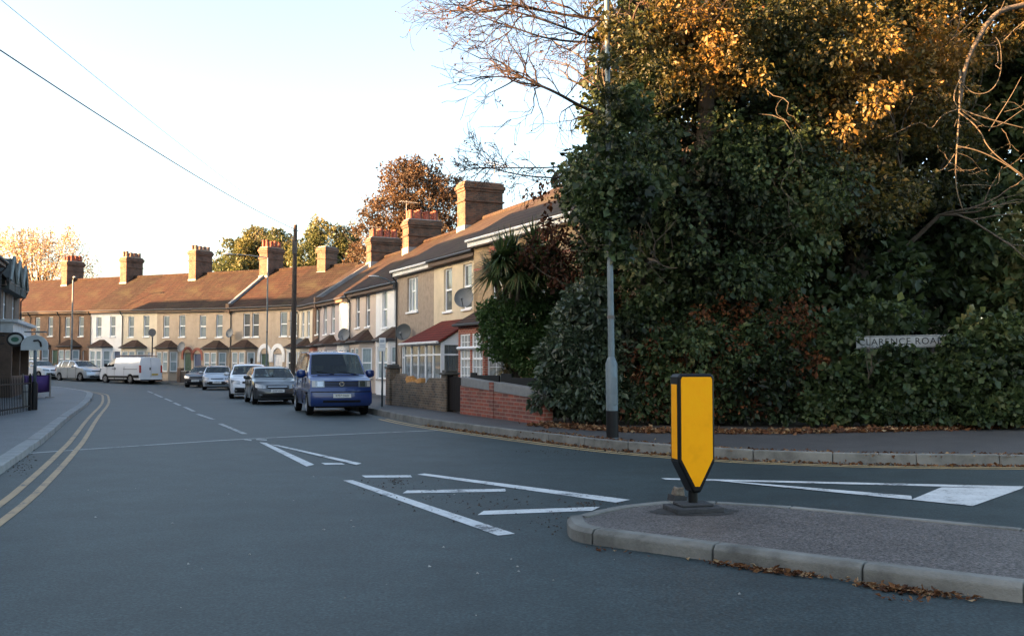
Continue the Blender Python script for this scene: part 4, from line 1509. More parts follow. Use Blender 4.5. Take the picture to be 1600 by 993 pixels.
def ex_hatch(c):
    def f(root, body, front, side, dx, L, W, lerp_):
        zb = c.get('hood', .78)
        for s in (1, -1):
            front('headlight', s * .44, s * (W - .07), zb - .19, zb - .05, M_lens, .014, skew=.05)
            front('fog_lamp', s * .56, s * .68, .34, .40, M_lens, .03)
        if c['face'] == 'ford':
            front('upper_grille', -.36, .36, zb - .14, zb - .09, M_trim, .012)
            front('lower_grille', -.46, .46, .33, .52, M_trim, .02, nz=3)
            front('grille_side', .46, .58, .36, .47, M_trim, .018); front('grille_side', -.58, -.46, .36, .47, M_trim, .018)
        elif c['face'] == 'vx':
            g = front('grille', -.38, .38, zb - .17, zb - .06, M_trim, .014)
            front('chrome_bar', -.36, .36, zb - .125, zb - .095, M_chrome, .026, parent=g)
            front('lower_grille', -.62, .62, .27, .42, M_trim, .02)
        elif c['face'] == 'white':
            front('grille', -.34, .34, zb - .16, zb - .07, M_trim, .014)
            front('lower_grille', -.66, .66, .27, .50, M_trim, .022, nz=3)
        else:
            front('grille', -.40, .40, zb - .15, zb - .07, M_trim, .012)
            front('lower_grille', -.55, .55, .28, .42, M_trim, .02)
        plate(root, front, c.get('pz', .46), c['plate'], M_plate_w, dx=dx, w=.50)
        for s in (1, -1):
            front('tail_lamp', s * .52, s * (W - .1), .78, 1.0, M_redlens, .015, rear=True)
        plate(root, front, .72, c['plate'], M_plate_y, rear=True, dx=dx, L=L, w=.50)
        for s in (-.5, .1):
            wp = MB(); x0 = c['cowl']
            wp.tube([(x0 + .05, s, c['cz'] + .015), (x0 + .2, s + .45, c['cz'] + .10)], .011, 5)
            wp.build('wiper', M_trim, root)
    return f

def hatch(paint_, plate_s, face, L=3.95, W=1.72, H=1.48, glass=None, wr=.31, arch_trim=False):
    k = L / 3.95
    q = H / 1.48
    hood = .80 * q
    return dict(L=L, W=W, wr=wr, wheels=(.76 * k, 3.24 * k), sill=.22 * q, paint=paint_, rim=M_rim,
        top=[(0, .74 * q), (.1, .80 * q), (.55 * k, .93 * q), (1.02 * k, 1.0 * q), (1.07 * k, 1.02 * q), (1.72 * k, 1.40 * q), (1.95 * k, 1.45 * q), (2.4 * k, 1.48 * q), (3.1 * k, 1.45 * q), (3.45 * k, 1.38 * q), (3.82 * k, 1.02 * q), (3.95 * k, .94 * q)],
        belt=[(0, .70 * q), (.12, .76 * q), (.6 * k, .88 * q), (1.05 * k, .93 * q), (2.4 * k, .97 * q), (3.5 * k, 1.0 * q), (3.8 * k, .96 * q), (3.95 * k, .90 * q)],
        plan=[(0, W / 2 - .14), (.25, W / 2 - .05), (.75 * k, W / 2 - .005), (1.5 * k, W / 2), (3.2 * k, W / 2), (3.7 * k, W / 2 - .06), (3.95 * k, W / 2 - .14)],
        th=.19, nose=[(.2, .06), (.35, 0), (.5, .01), (.62, .05), (.8, .13), (1.1, .2)], tail=[(.2, .1), (.45, 0), (.9, .08), (1.5, .2)], bow=.26,
        cowl=1.08 * k, header=1.74 * k, rearglass=(3.47 * k, 3.8 * k), windows=[(1.52 * k, 2.18 * k), (2.27 * k, 2.95 * k), (3.02 * k, 3.32 * k)], seams=(1.25 * k, 2.22 * k, 3.0 * k), handles=(2.0 * k, 2.8 * k),
        mirror=1.42 * k, seats=(2.1 * k, 2.95 * k), glass=glass or G_car, extra=ex_hatch(dict(face=face, hood=hood, plate=plate_s, cowl=1.08 * k, cz=1.0 * q, pz=.46 if face != 'vx' else .52)))

def ex_transit(root, body, front, side, dx, L, W, lerp_):
    for s in (1, -1):
        front('headlight', s * .58, s * (W - .08), .85, 1.08, M_lens, .015)
        side('lower_moulding', 1.35, 3.55, .42, .56, M_trim, .016, s)
        side('rear_moulding', 4.25, 4.9, .42, .62, M_trim, .016, s)
        side('sill_trim', 1.35, 3.5, .28, .34, M_trim, .010, s)
        side('slide_door_rail', 3.1, 4.7, 1.02, 1.05, M_trim, .008, s, n=3)
        side('slide_door_handle', 2.15, 2.2, 1.0, 1.16, M_trim, .02, s, n=1)
        front('tail_lamp', s * (W - .17), s * (W - .03), .78, 1.32, M_redlens, .016, rear=True, ny=3)
    front('door_gap', -.008, .008, .46, 1.80, M_trim, .006, rear=True, ny=1)
    front('door_latch', -.13, -.05, .98, 1.16, M_trim, .025, rear=True, ny=1)
    front('rear_bumper', -.92, .92, .30, .44, P['white'], .07, rear=True, ny=10)
    front('bumper_step', -.8, .8, .24, .30, M_trim, .05, rear=True, ny=8)
    front('grille', -.5, .5, .62, .82, M_trim, .015)
    plate(root, front, .66, 'LV15 KXE', M_plate_y, rear=True, yc=.32, dx=dx, L=L)
    plate(root, front, .5, 'LV15 KXE', M_plate_w, dx=dx)
    rk = MB()
    for x in (1.9, 2.6, 3.3, 4.0, 4.6):
        rk.tube([(x, -.75, 1.97), (x, .75, 1.97)], .025, 5)
        for s in (.72, -.72): rk.tube([(x, s, 1.90), (x, s, 2.0)], .022, 5)
    for s in (.72, .3, -.3, -.72): rk.tube([(1.8, s, 2.0), (4.7, s, 2.0)], .022, 5)
    rk.build('roof_rack', plain('rack_metal', (.16, .12, .10), .5, .3), root)
    ld = MB()
    for s in (-.25, .12): ld.tube([(1.7, s, 2.05), (4.9, s, 2.05)], .03, 5)
    for k in range(12): ld.tube([(1.8 + k * .26, -.25, 2.05), (1.8 + k * .26, .12, 2.05)], .018, 5)
    ld.build('ladder', plain('ladder_alu', (.3, .24, .2), .4, .2, metal=.5), root)

PW = paint('white', (0.66, 0.67, 0.69), 0, .35)
D_transit = dict(L=4.97, W=1.96, wr=.33, wheels=(.97, 3.9), sill=.28, paint=PW, spokes=8, rim=M_rim_dull,
    top=[(0, 1.02), (.1, 1.10), (.85, 1.28), (.9, 1.30), (1.72, 1.82), (1.95, 1.90), (2.6, 1.93), (4.7, 1.92), (4.97, 1.86)],
    belt=[(0, .98), (.1, 1.04), (.85, 1.2), (1.2, 1.22), (4.97, 1.22)],
    plan=[(0, .86), (.3, .94), (.9, .98), (4.4, .98), (4.97, .95)],
    th=.15, nose=[(.25, .06), (.5, 0), (.8, .03), (1.0, .1), (1.3, .2)], tail=[(.25, .02), (.6, 0), (1.2, .01), (1.9, .09)], bow=.22, bowr=.03,
    cowl=.9, header=1.75, windows=[(1.28, 2.0)], seams=(1.2, 2.08, 3.2), handles=(1.85,), handlemat=M_trim, mirror=1.25, bigmirror=True, mirrormat=M_trim, seats=(2.1,), glass=G_dark, extra=ex_transit)

def place(px, y, off=0): 
    x = (px - 800) / F_PX * y
    return (x + off, y, gz(x))
RD = Vector((0.3907, -0.9205))           # towards the camera along the right-hand kerb
def turn(v, deg): 
    a = R(deg); return Vector((v.x * math.cos(a) - v.y * math.sin(a), v.x * math.sin(a) + v.y * math.cos(a)))

def van_at(front_px, y_front, heading, L):
    x = (front_px - 800) / F_PX * y_front
    return (x - heading[0] * L / 2, y_front - heading[1] * L / 2, gz(x))
hd = turn(RD, -4)
car('passenger_van', 'dark blue passenger van parked nearest the camera facing us', 'van', van_at(535, 28.3, hd, 4.79), hd, D_t4)
hd = turn(RD, -2)
car('parked_car', 'dark grey hatchback parked right behind the blue van', 'car', van_at(435, 36.5, hd, 4.25), hd, hatch(paint('grey', (.075, .08, .085), .6), 'EY07 KFN', 'vx', 4.25, 1.76, 1.46))
hd = turn(RD, -6)
car('parked_car', 'white crossover with black lower bumper behind the dark grey hatchback', 'car', van_at(392, 42.8, hd, 4.25), hd, hatch(paint('white_car', (.70, .71, .73), 0), 'GN16 ZRU', 'white', 4.2, 1.78, 1.56, wr=.34))
hd = turn(RD, -7)
car('parked_car', 'silver small hatchback with wide black lower grille facing us', 'car', van_at(340, 57.5, hd, 3.95), hd, hatch(paint('silver', (.42, .45, .49), .7), 'KS60 ABY', 'ford', 3.95, 1.72, 1.48))
hd = turn(RD, -22)
car('parked_car', 'black hatchback parked on the bend left of the silver one', 'car', van_at(306, 63.8, hd, 4.15), hd, hatch(paint('black', (.02, .022, .028), .3), 'LF12 OJT', 'vw', 4.15, 1.76, 1.47))
back = Vector((0.8387, -0.5446))
def far_car(L_): 
    p = Vector((-23.84, 67.76)) + FD * L_
    return (p.x, p.y, gz(p.x))
car('panel_van', 'white panel van with ladder on its roof rack seen from behind', 'van', far_car(5.0), FD, D_transit)
car('parked_car', 'silver people carrier parked nose to nose with the white van', 'car', far_car(11.1), back, hatch(paint('silver_pale', (.46, .49, .52), .6), 'YK56 HDU', 'vw', 4.35, 1.78, 1.6, wr=.32))
car('parked_car', 'white saloon car at the far left behind the purple barrier', 'car', far_car(16.6), back, hatch(paint('white_far', (.68, .70, .72), 0), 'EK14 RWZ', 'white', 4.45, 1.8, 1.5))
# ================================================================== STREET FURNITURE AND WALLS
M_galv = plain('galvanised', (0.13, 0.165, 0.185), 0.55, 0.25, 5, 0.15, 40, metal=0.35)
M_blackpaint = plain('black_paint', (0.007, 0.007, 0.008), 0.5, 0.3, 6, spec=.25)
M_wood = plain('pole_wood', (0.055, 0.041, 0.033), 0.9, 0.35, 8, 0.5, 20)
M_yel = plain('bollard_yellow', (1.0, 0.40, 0.001), 0.5, 0.10, 5.0, .15, 60, spec=0.15)
M_rub = plain('bollard_black', (0.004, 0.004, 0.0045), 0.5, 0.3, 6, spec=.25)
M_baseblk = plain('bollard_base', (0.035, 0.035, 0.037), 0.8, 0.4, 12, 0.5, 50)

# yellow island bollard
bp = G(1083, 797, 0.125)
t = empty('traffic_bollard', (bp.x, bp.y, 0.118), R(13))
tag(t, 'plain yellow and black traffic bollard on the island', 'bollard')
def shell(w, d, pts, name, mat, parent, bev):
    m = MB()
    n = len(pts)
    vs = [(x * w, -d / 2, z) for x, z in pts] + [(x * w, d / 2, z) for x, z in pts]
    fs = [tuple(range(n)), tuple(range(2 * n - 1, n - 1, -1))] + [(i, n + i, n + (i + 1) % n, (i + 1) % n) for i in range(n)]
    m.add(vs, fs)
    return m.build(name, mat, parent, bevel=bev, seg=3)
prof = [(-.10, .185), (.10, .185), (.5, .47), (.5, 1.27), (.44, 1.30), (-.44, 1.30), (-.5, 1.27), (-.5, .47)]
bod = shell(.365, .21, prof, 'bollard_body', M_rub, t, .022)
pin = [(-.06, .245), (.06, .245), (.43, .50), (.43, 1.245), (.40, 1.27), (-.40, 1.27), (-.43, 1.245), (-.43, .50)]
for sg in (-1, 1):
    m = MB()
    n = len(pin)
    y = sg * .107
    m.add([(x * .365, y - .003, z) for x, z in pin] + [(x * .365, y + .003, z) for x, z in pin], [tuple(range(n)), tuple(range(2 * n - 1, n - 1, -1))] + [(i, n + i, n + (i + 1) % n, (i + 1) % n) for i in range(n)])
    m.build('yellow_panel', M_yel, bod)
    m = MB(); m.box(sg * .1825 - .004, sg * .1825 + .004, -.065, .065, .50, 1.20)
    m.build('yellow_side_strip', M_yel, bod, bevel=.003, seg=1)
m = MB(); m.lathe([(.045, .05), (.045, .2)], 12)
m.build('stem', M_rub, t, smooth=40)
m = MB(); m.box(-.16, .16, -.12, .12, .055, .085).box(-.24, .24, -.18, .18, .0, .055)
m.build('base_plate', M_baseblk, t, bevel=.012)
m = MB()
random.seed(3)
n = 30
ring = [(random.uniform(.30, .40) * math.cos(2 * math.pi * k / n) * 1.15, random.uniform(.24, .32) * math.sin(2 * math.pi * k / n)) for k in range(n)]
m.add([(x, y, .004) for x, y in ring] + [(0, 0, .016)], [(k, (k + 1) % n, n) for k in range(n)])
m.build('tar_patch', asphalt('tar_patch', (.03, .028, .026), (.045, .042, .038)), t)
# lump of broken concrete behind it
m = MB()
vs = [(-.09, -.06, 0), (.08, -.07, 0), (.10, .06, 0), (-.07, .07, 0), (-.07, -.045, .10), (.05, -.05, .13), (.085, .04, .08), (-.045, .05, .12)]
m.add(vs, [(3, 2, 1, 0), (4, 5, 6, 7), (0, 1, 5, 4), (1, 2, 6, 5), (2, 3, 7, 6), (3, 0, 4, 7)])
o = m.build('broken_brick', plain('broken_brick', (.16, .13, .10), .95, .5, 14, .9, 40), bevel=.015)
q = G(1064, 786, 0.125); o.location = (q.x, q.y + .2, .195); o.rotation_euler = (0.1, .1, .5); o.scale = (.75, .75, .75); o.location.z = .18
tag(o, 'small lump of broken brick behind the yellow bollard', 'rubble')
m2 = MB(); m2.box(-.10, .11, -.08, .08, -.08, .0)
m2.build('mortar_bed', M_baseblk, o)

def lamp_column(name, label, base, h, arm_dir, arm_len, base_r=.095, top_r=.055, base_h=1.5, lean=(0, 0), black=.5, head=True):
    t = empty(name, base)
    tag(t, label, 'lamp post')
    lx, ly = lean
    P_ = lambda z: (lx * z, ly * z, z)
    m = MB(); m.tube([P_(-.1), P_(base_h - .12), P_(base_h)], [base_r, base_r, top_r * 1.25], 14)
    m.build('base', M_galv, t, smooth=40)
    if black:
        b = MB(); b.tube([P_(0), P_(black)], [base_r + .002, base_r + .002], 14)
        b.build('painted_foot', M_blackpaint, t, smooth=40)
    d = MB(); d.box(base_r * .25 - .045, base_r * .25 + .045, -base_r - .012, -base_r * .8, .62, 1.12)
    d.build('access_door', M_galv, t)
    m = MB(); m.tube([P_(base_h), P_(h * .5), P_(h)], [top_r * 1.2, top_r, top_r * .85], 12)
    m.build('column', M_galv, t, smooth=40)
    for z in (base_h + .75, base_h + 2.0):
        k = MB(); k.tube([P_(z - .03), P_(z + .03)], top_r * 1.28, 12)
        k.build('band', plain('rusty_band', (.10, .085, .08), .6, .3), t)
    a = Vector((arm_dir[0], arm_dir[1], 0)).normalized()
    e = Vector(P_(h)) 
    m = MB(); m.tube([e, e + a * arm_len * .5 + Vector((0, 0, .12)), e + a * arm_len + Vector((0, 0, .17))], [.035, .032, .03], 8)
    ar_ = m.build('bracket_arm', M_galv, t)
    hp = e + a * arm_len + Vector((0, 0, .17))
    Mx = Matrix.Translation(hp) @ a.to_track_quat('X', 'Z').to_matrix().to_4x4()
    m = MB(); m.lathe([(.02, -.3), (.10, -.22), (.12, 0), (.11, .25), (.04, .36)], 10, Mx @ Matrix.Translation((.28, 0, 0)) @ Matrix.Rotation(R(90), 4, 'Y') @ Matrix.Diagonal((.55, 1, 1, 1)))
    m.build('lamp_head', plain('lamp_head', (.42, .43, .43), .4, .1), ar_, smooth=50)
    return t
b = G(957, 683, KH)
lamp_column('street_lamp', 'grey street lamp with black foot in front of the ivy', (b.x, b.y, KH), 9.6, (-.5, -.86), 1.2, lean=(-.0085, 0), base_r=.112, top_r=.052)
p = place(417, 61.5)
lamp_column('street_lamp', 'slim pale street lamp behind the parked cars mid street', (p[0], p[1], .13), 8.25, (-.95, -.3), 2.2, .085, .05, black=0)
p = place(112, 77.6)
lamp_column('street_lamp', 'slim street lamp in front of the brown brick far houses', (p[0], p[1], p[2] + .12), 7.9, (.5, -.86), .6, .085, .06, black=0)

# bracket lamp on the white house
q = at(616, 444, 42.4)
t = empty('wall_lamp', tuple(q)); tag(t, 'bracket street light on the downpipe corner above the white house', 'lamp')
m = MB(); m.tube([(0, 0, 0), (-.35, -.2, .22), (-.75, -.45, .30)], .03, 6); m.build('arm', M_galv, t)
m = MB(); m.lathe([(.02, -.22), (.08, -.15), (.10, .05), (.03, .24)], 10, Matrix.Translation((-.85, -.5, .31)) @ Matrix.Rotation(R(90), 4, 'Y') @ Matrix.Diagonal((.5, 1, 1, 1))); m.build('lamp_head', plain('lamp_head', (.42, .43, .43)), t, smooth=50)
m = MB(); m.box(-.06, .06, -.05, .12, -.18, .1); m.build('bracket', M_gutter, t)

# telegraph pole and wires
pz = at(460, 352, 45.0)
t = empty('telegraph_pole', (pz.x, pz.y, .13)); tag(t, 'dark wooden telegraph pole behind the blue van', 'telegraph pole')
H = pz.z - .13
m = MB(); m.tube([(0, 0, -.2), (.02, 0, H * .5), (.05, 0, H)], [.14, .12, .09], 12); m.build('pole', M_wood, t, smooth=40)
m = MB(); m.tube([(.05, 0, H), (.05, 0, H + .05)], [.115, .05], 10); m.build('cap', M_lead, t)
m = MB(); m.box(-.06, .16, -.13, -.09, H - 1.35, H - .75); m.build('terminal_box', M_gutter, t)
for k in range(8):
    m = MB(); s = 1 if k % 2 else -1
    m.tube([(s * .10, 0, 2.6 + k * .42), (s * .24, 0, 2.6 + k * .42)], .012, 5); m.build('step_iron', M_gutter, t)
m = MB()
for k in range(6):
    a = k * math.pi / 3
    m.tube([(.05 + .10 * math.cos(a), .10 * math.sin(a), H - .25), (.05 + .16 * math.cos(a), .16 * math.sin(a), H - .25)], .015, 5)
m.build('insulators', M_lead, t)
def wire(name, label, a, b, ext, sag, r, mat=None):
    a, b = Vector(a), Vector(b)
    e = b + (b - a) * ext
    m = MB()
    n = 36
    pts = []
    for k in range(n + 1):
        u = k / n
        q = a + (e - a) * u
        q.z -= sag * 4 * u * (1 - u)
        pts.append(q)
    m.tube(pts, r, 5)
    o = m.build(name, mat or M_gutter)
    tag(o, label, 'wire')
    return o
ptop = Vector((pz.x + .05, pz.y, pz.z - .2))
wire('overhead_wire', 'black overhead wire crossing the sky from the telegraph pole to upper left', ptop, at(0, 40, 15.5), .5, .45, .013)
wire('overhead_wire', 'faint thin overhead wire running above the black one', ptop, at(30, 0, 17), .5, .3, .006, M_lead)

# parking sign
b = G(597, 634, KH)
t = empty('parking_sign', (b.x, b.y, KH - .02)); tag(t, 'thin grey post with small white sign beside the blue van', 'sign')
ppm = F_PX / b.y
hh = (634 - 527) / ppm
m = MB(); m.tube([(0, 0, -.1), (0, 0, hh)], .032, 8); m.build('post', M_galv, t, smooth=True)
m = MB(); m.box(-.11, .11, -.045, -.034, hh - .44, hh); sgn_ = m.build('sign_plate', plain('sign_white', (.72, .74, .75), .4, .05), t, bevel=.004)
m = MB(); m.box(-.07, .07, -.049, -.0455, hh - .15, hh - .06).box(-.08, .08, -.049, -.0455, hh - .24, hh - .22).box(-.08, .08, -.049, -.0455, hh - .30, hh - .28)
m.build('sign_print', plain('sign_grey', (.35, .4, .46), .5, .1), sgn_)

# sign post on far pavement
p = place(238, 73.0)
t = empty('sign_post', (p[0], p[1], p[2] + .12)); tag(t, 'thin dark post with round sign back above the white van', 'sign')
hh = 3.75
m = MB(); m.tube([(0, 0, -.1), (0, 0, hh)], .05, 8); m.build('post', M_gutter, t)
m = MB(); m.lathe([(.01, -.012), (.30, -.012), (.30, .012), (.01, .012)], 18, Matrix.Translation((0, -.06, hh - .05)) @ Matrix.Rotation(R(90), 4, 'X')); m.build('sign_disc', plain('sign_back', (.10, .10, .105), .6, .2), t)
m = MB(); m.box(-.05, .05, -.05, .05, hh - .4, hh - .3); m.build('clip', M_lead, t)

# ------------------------------------------------------------------ garden walls on the right
Wp = [V2(G(606, 631, KH)), V2(G(700, 642.3, KH)), V2(G(719, 645.5, KH)), V2(G(850, 663, KH))]
M_rubble = brickmat('wall_old_brick', (.20, .135, .085), (.085, .07, .055), (.22, .19, .15), dirt=.6, bump=1.0)
M_redwall = brickmat('wall_red_brick', (.30, .075, .042), (.15, .05, .04), (.27, .18, .14), bw=.36, bh=.095, joint=.014, dirt=.35)
d = (Wp[1] - Wp[0]); Lw = d.length
t = empty('garden_wall', M=frame((Wp[0].x, Wp[0].y, KH - .02), d)); tag(t, 'weathered old brick garden wall with broken top in front of the porch', 'wall')
m = MB()
n = 16
random.seed(5)
tops = []
for k in range(n + 1):
    u = k / n
    z = .84 + .05 * math.sin(u * 9) + random.uniform(-.04, .04)
    if .12 < u < .2: z += .16
    if .25 < u < .6: z = .80 + random.uniform(-.03, .03)
    if u > .72: z = .98
    tops.append(z)
for k in range(n):
    a, b = .35 + (Lw - .7) * k / n, .35 + (Lw - .7) * (k + 1) / n
    m.add([(a, 0, -.1), (b, 0, -.1), (b, .24, -.1), (a, .24, -.1), (a, 0, tops[k]), (b, 0, tops[k + 1]), (b, .24, tops[k + 1]), (a, .24, tops[k])], [(4, 5, 6, 7), (0, 1, 5, 4), (2, 3, 7, 6)] + ([(3, 0, 4, 7)] if k == 0 else []) + ([(1, 2, 6, 5)] if k == n - 1 else []))
m.build('wall', M_rubble, t)
m = MB()
for k in range(9):
    x = .35 + (Lw - .7) * (.26 + .035 * k)
    m.box(x, x + .2, .02 + random.uniform(0, .05), .2, .80 + random.uniform(-.02, .03), .93 + .06 * math.sin(k) + random.uniform(-.03, .03))
m.build('broken_bricks', plain('brick_broken_face', (.50, .25, .08), .9, .35, 9, .6, 30), t, bevel=.015, seg=1)
for x, h, c in ((0.0, 1.25, 1), (Lw - .40, 1.08, 1)):
    m = MB(); m.box(x, x + .38, -.07, .31, -.1, h); pr_ = m.build('pier', M_rubble, t, bevel=.01, seg=1)
    m = MB(); m.box(x - .05, x + .43, -.12, .36, h + .001, h + .07).box(x + .02, x + .36, -.05, .29, h + .071, h + .14); m.build('pier_cap', M_stone if c == 2 else plain('cap_dark', (.09, .085, .075), .9, .4, 6), pr_, bevel=.015)
m = MB(); m.box(-.10, -.001, -.05, .29, -.1, 1.22); m.build('red_edge', P['redbrick'], t)
for k in range(14):   # bits and pots standing on the wall top
    pass
d = (Wp[2] - Wp[1]); Lg = d.length
t = empty('garden_gate', M=frame((Wp[1].x, Wp[1].y, KH - .02), d)); tag(t, 'dark brown boarded garden gate between the two walls', 'gate')
nb_ = 7
for k in range(nb_):
    m = MB(); a = Lg * k / nb_ + .01; b = Lg * (k + 1) / nb_ - .004
    m.box(a, b, .04, .07, .06, 1.0 + .04 * math.sin(math.pi * (k + .5) / nb_)); m.build('board', plain('gate_wood', (.010, .007, .006), .8, .3, 6, spec=.2), t)
m = MB(); m.box(.01, Lg - .01, .071, .10, .2, .3).box(.01, Lg - .01, .071, .10, .78, .88); m.build('ledge', MATS['gate_wood'], t)
m = MB(); m.box(-.06, .0, -.02, .16, -.1, 1.15); m.build('gate_post', MATS['gate_wood'], t)
d = (Wp[3] - Wp[2]); Lr = d.length
t = empty('garden_wall', M=frame((Wp[2].x, Wp[2].y, KH - .02), d)); tag(t, 'red brick garden wall with grey rendered top band beside the ivy', 'wall')
def tz(u): return .80 - .22 * u
m = MB(); m.add([(0, 0, -.1), (Lr, 0, -.1), (Lr, .22, -.1), (0, .22, -.1), (0, 0, tz(0)), (Lr, 0, tz(1)), (Lr, .22, tz(1)), (0, .22, tz(0))], [(4, 5, 6, 7), (0, 1, 5, 4), (2, 3, 7, 6), (3, 0, 4, 7), (1, 2, 6, 5)])
m.build('wall', M_redwall, t)
M_band = plain('render_band_grey', (.19, .195, .195), .9, .2, 4, .4, 40)
for a, b in ((0.02, .40), (.46, 1.0)):
    m = MB(); x0, x1 = a * Lr, b * Lr
    m.add([(x0, -.02, tz(a) + .002), (x1, -.02, tz(b) + .002), (x1, .24, tz(b) + .002), (x0, .24, tz(a) + .002), (x0, -.02, tz(a) + .24), (x1, -.02, tz(b) + .22), (x1, .24, tz(b) + .22), (x0, .24, tz(a) + .24)], [(4, 5, 6, 7), (0, 1, 5, 4), (2, 3, 7, 6), (3, 0, 4, 7), (1, 2, 6, 5)])
    m.build('rendered_band', M_band, t, bevel=.01, seg=1)
for a, b, z0, z1 in ((0.02, .10, .85, 1.16), (.101, .40, .85, 1.10), (.42, .55, .8, 1.15), (.551, 1.0, .7, 1.06)):
    m = MB(); m.box(a * Lr, b * Lr, .26, .30, z0, z1); m.build('fence_panel', M_rub, t)
m = MB(); m.box(.405 * Lr, .455 * Lr, -.025, .245, -.1, tz(.43) + .22); m.build('pier', M_redwall, t)

# white boarded fence left of the sign post, by the white house
q0, q1 = Pt(10.2) - IN * 1.9, Pt(7.6) - IN * 2.05
d = q1 - q0
t = empty('garden_fence', M=frame((q0.x, q0.y, .12), d)); tag(t, 'pale grey boarded fence in front of the white house by the sign post', 'fence')
for k in range(14):
    m = MB(); a = d.length * k / 14
    m.box(a + .004, a + d.length / 14 - .004, 0, .025, 0, 1.25); m.build('board', plain('fence_pale', (.44, .47, .50), .8, .12, 5), t)
m = MB(); m.box(0, d.length, .026, .06, .3, .38).box(0, d.length, .026, .06, 1.0, 1.08); m.build('rail', MATS['fence_pale'], t)

# ------------------------------------------------------------------ left side: pub row, railings, barrier
LD = Vector((-.36, .933)).normalized()
Cc = Vector((-24.35, 47.4))
LG = 'houses on the left-hand side'
GH = plain('gable_tile_hung', (.05, .055, .05), .85, .35, 6, .6, 25)
wl = [(7.5, 'dull', 'old brick pub with dark gables and white fascia at the left edge'), (6.5, 'dull', 'brown house next to the pub, out of sight to the left'), (6.5, 'brick', 'brick house left of the near road'), (6.5, 'dull', 'dull brick house left of the near road'), (6.5, 'brick', 'second brick house left of the near road')]
pos = 0.0
pub = None
for w, c, lab in wl:
    pos += w
    o = Cc - LD * pos
    ops = [(w * .2, 3.4, .9, 1.3, 'sash', W_pane2), (w * .62, 3.4, .9, 1.3, 'sash', W_pane2), (w * .15, .7, 1.8, 1.6, 'mull', W_pane2), (w * .65, .1, 1.0, 2.2, 'door', DOORS['brown'])]
    zb = .11 + gz(o.x)
    h = house('pub_building' if pub is None else 'terraced_house', lab, (o.x, o.y, zb), LD, w, 5.3 if pub is None else 6.0, 10.3, P[c], R_dark, ops, group=None if pub is None else LG, depth=9)
    if pub is None:
        pub = h
        o_pub = o
for gx in (1.2, 3.3, 5.6):
    m = MB()
    vs = [(gx - .95, -.36, 4.6), (gx + .95, -.36, 4.6), (gx + .95, -.36, 5.1), (gx, -.36, 6.0), (gx - .95, -.36, 5.1), (gx - .95, 2.2, 4.6), (gx + .95, 2.2, 4.6), (gx + .95, 2.2, 5.1), (gx, 2.2, 6.0), (gx - .95, 2.2, 5.1)]
    m.add(vs, [(0, 1, 2, 3, 4), (1, 6, 7, 2), (2, 7, 8, 3), (3, 8, 9, 4), (4, 9, 5, 0), (0, 5, 6, 1)])
    g = m.build('gable', GH, pub)
    m = MB()
    for s in (-1, 1):
        m.tube([(gx + s * 1.08, -.42, 4.98), (gx, -.42, 6.08)], .07, 4)
    m.build('bargeboard', P['pale'] if gx > 9 else plain('bargeboard', (.16, .18, .17), .7, .3), g)
m = MB(); m.box(.2, 7.4, -.55, -.002, 2.75, 3.2).box(.1, 7.5, -.75, -.002, 3.201, 3.32)
fa_ = m.build('shop_fascia', plain('fascia_white', (.50, .52, .52), .6, .2, 3), pub)
m = MB(); m.box(.3, 7.3, -.50, -.003, .0, .9).box(.3, .6, -.5, -.003, .901, 2.74).box(3.3, 3.6, -.5, -.003, .901, 2.74).box(6.9, 7.2, -.5, -.003, .901, 2.74); m.build('shopfront', M_timber, fa_)
m = MB(); m.add([(.3, -1.1, 2.35), (7.2, -1.1, 2.35), (7.2, -.56, 2.74), (.3, -.56, 2.74), (.3, -1.1, 2.15), (7.2, -1.1, 2.15)], [(0, 1, 2, 3), (4, 5, 1, 0)]); m.build('awning', plain('awning_pale', (.55, .57, .58), .7, .2), fa_)

# hanging oval sign
q = at(24, 530, 38.5)
t = empty('pub_sign', tuple(q)); tag(t, 'green and white oval hanging sign in black frame at the left edge', 'sign')
m = MB(); m.lathe([(.01, -.03), (.27, -.03), (.27, .03), (.01, .03)], 24, Matrix.Rotation(R(90), 4, 'X') @ Matrix.Diagonal((1, .72, 1, 1))); bd = m.build('sign_board', plain('sign_cream', (.50, .56, .52), .5, .1), t)
m = MB(); m.lathe([(.01, .0), (.16, .0), (.16, .004), (.01, .004)], 20, Matrix.Translation((0, -.032, 0)) @ Matrix.Rotation(R(90), 4, 'X') @ Matrix.Diagonal((1, .62, 1, 1))); m.build('sign_print', plain('sign_green', (.07, .19, .13), .5, .2), bd)
m = MB()
m.tube([(.32 * math.cos(a), 0, .25 * math.sin(a)) for a in [2 * math.pi * k / 24 for k in range(25)]], .05, 6)
m.build('frame', M_gutter, t)
m = MB(); m.tube([(-.42, .0, .15), (-1.6, .1, .3)], .03, 6).tube([(-.42, .0, -.15), (-1.6, .1, -.4)], .02, 6); m.build('bracket', M_gutter, t)

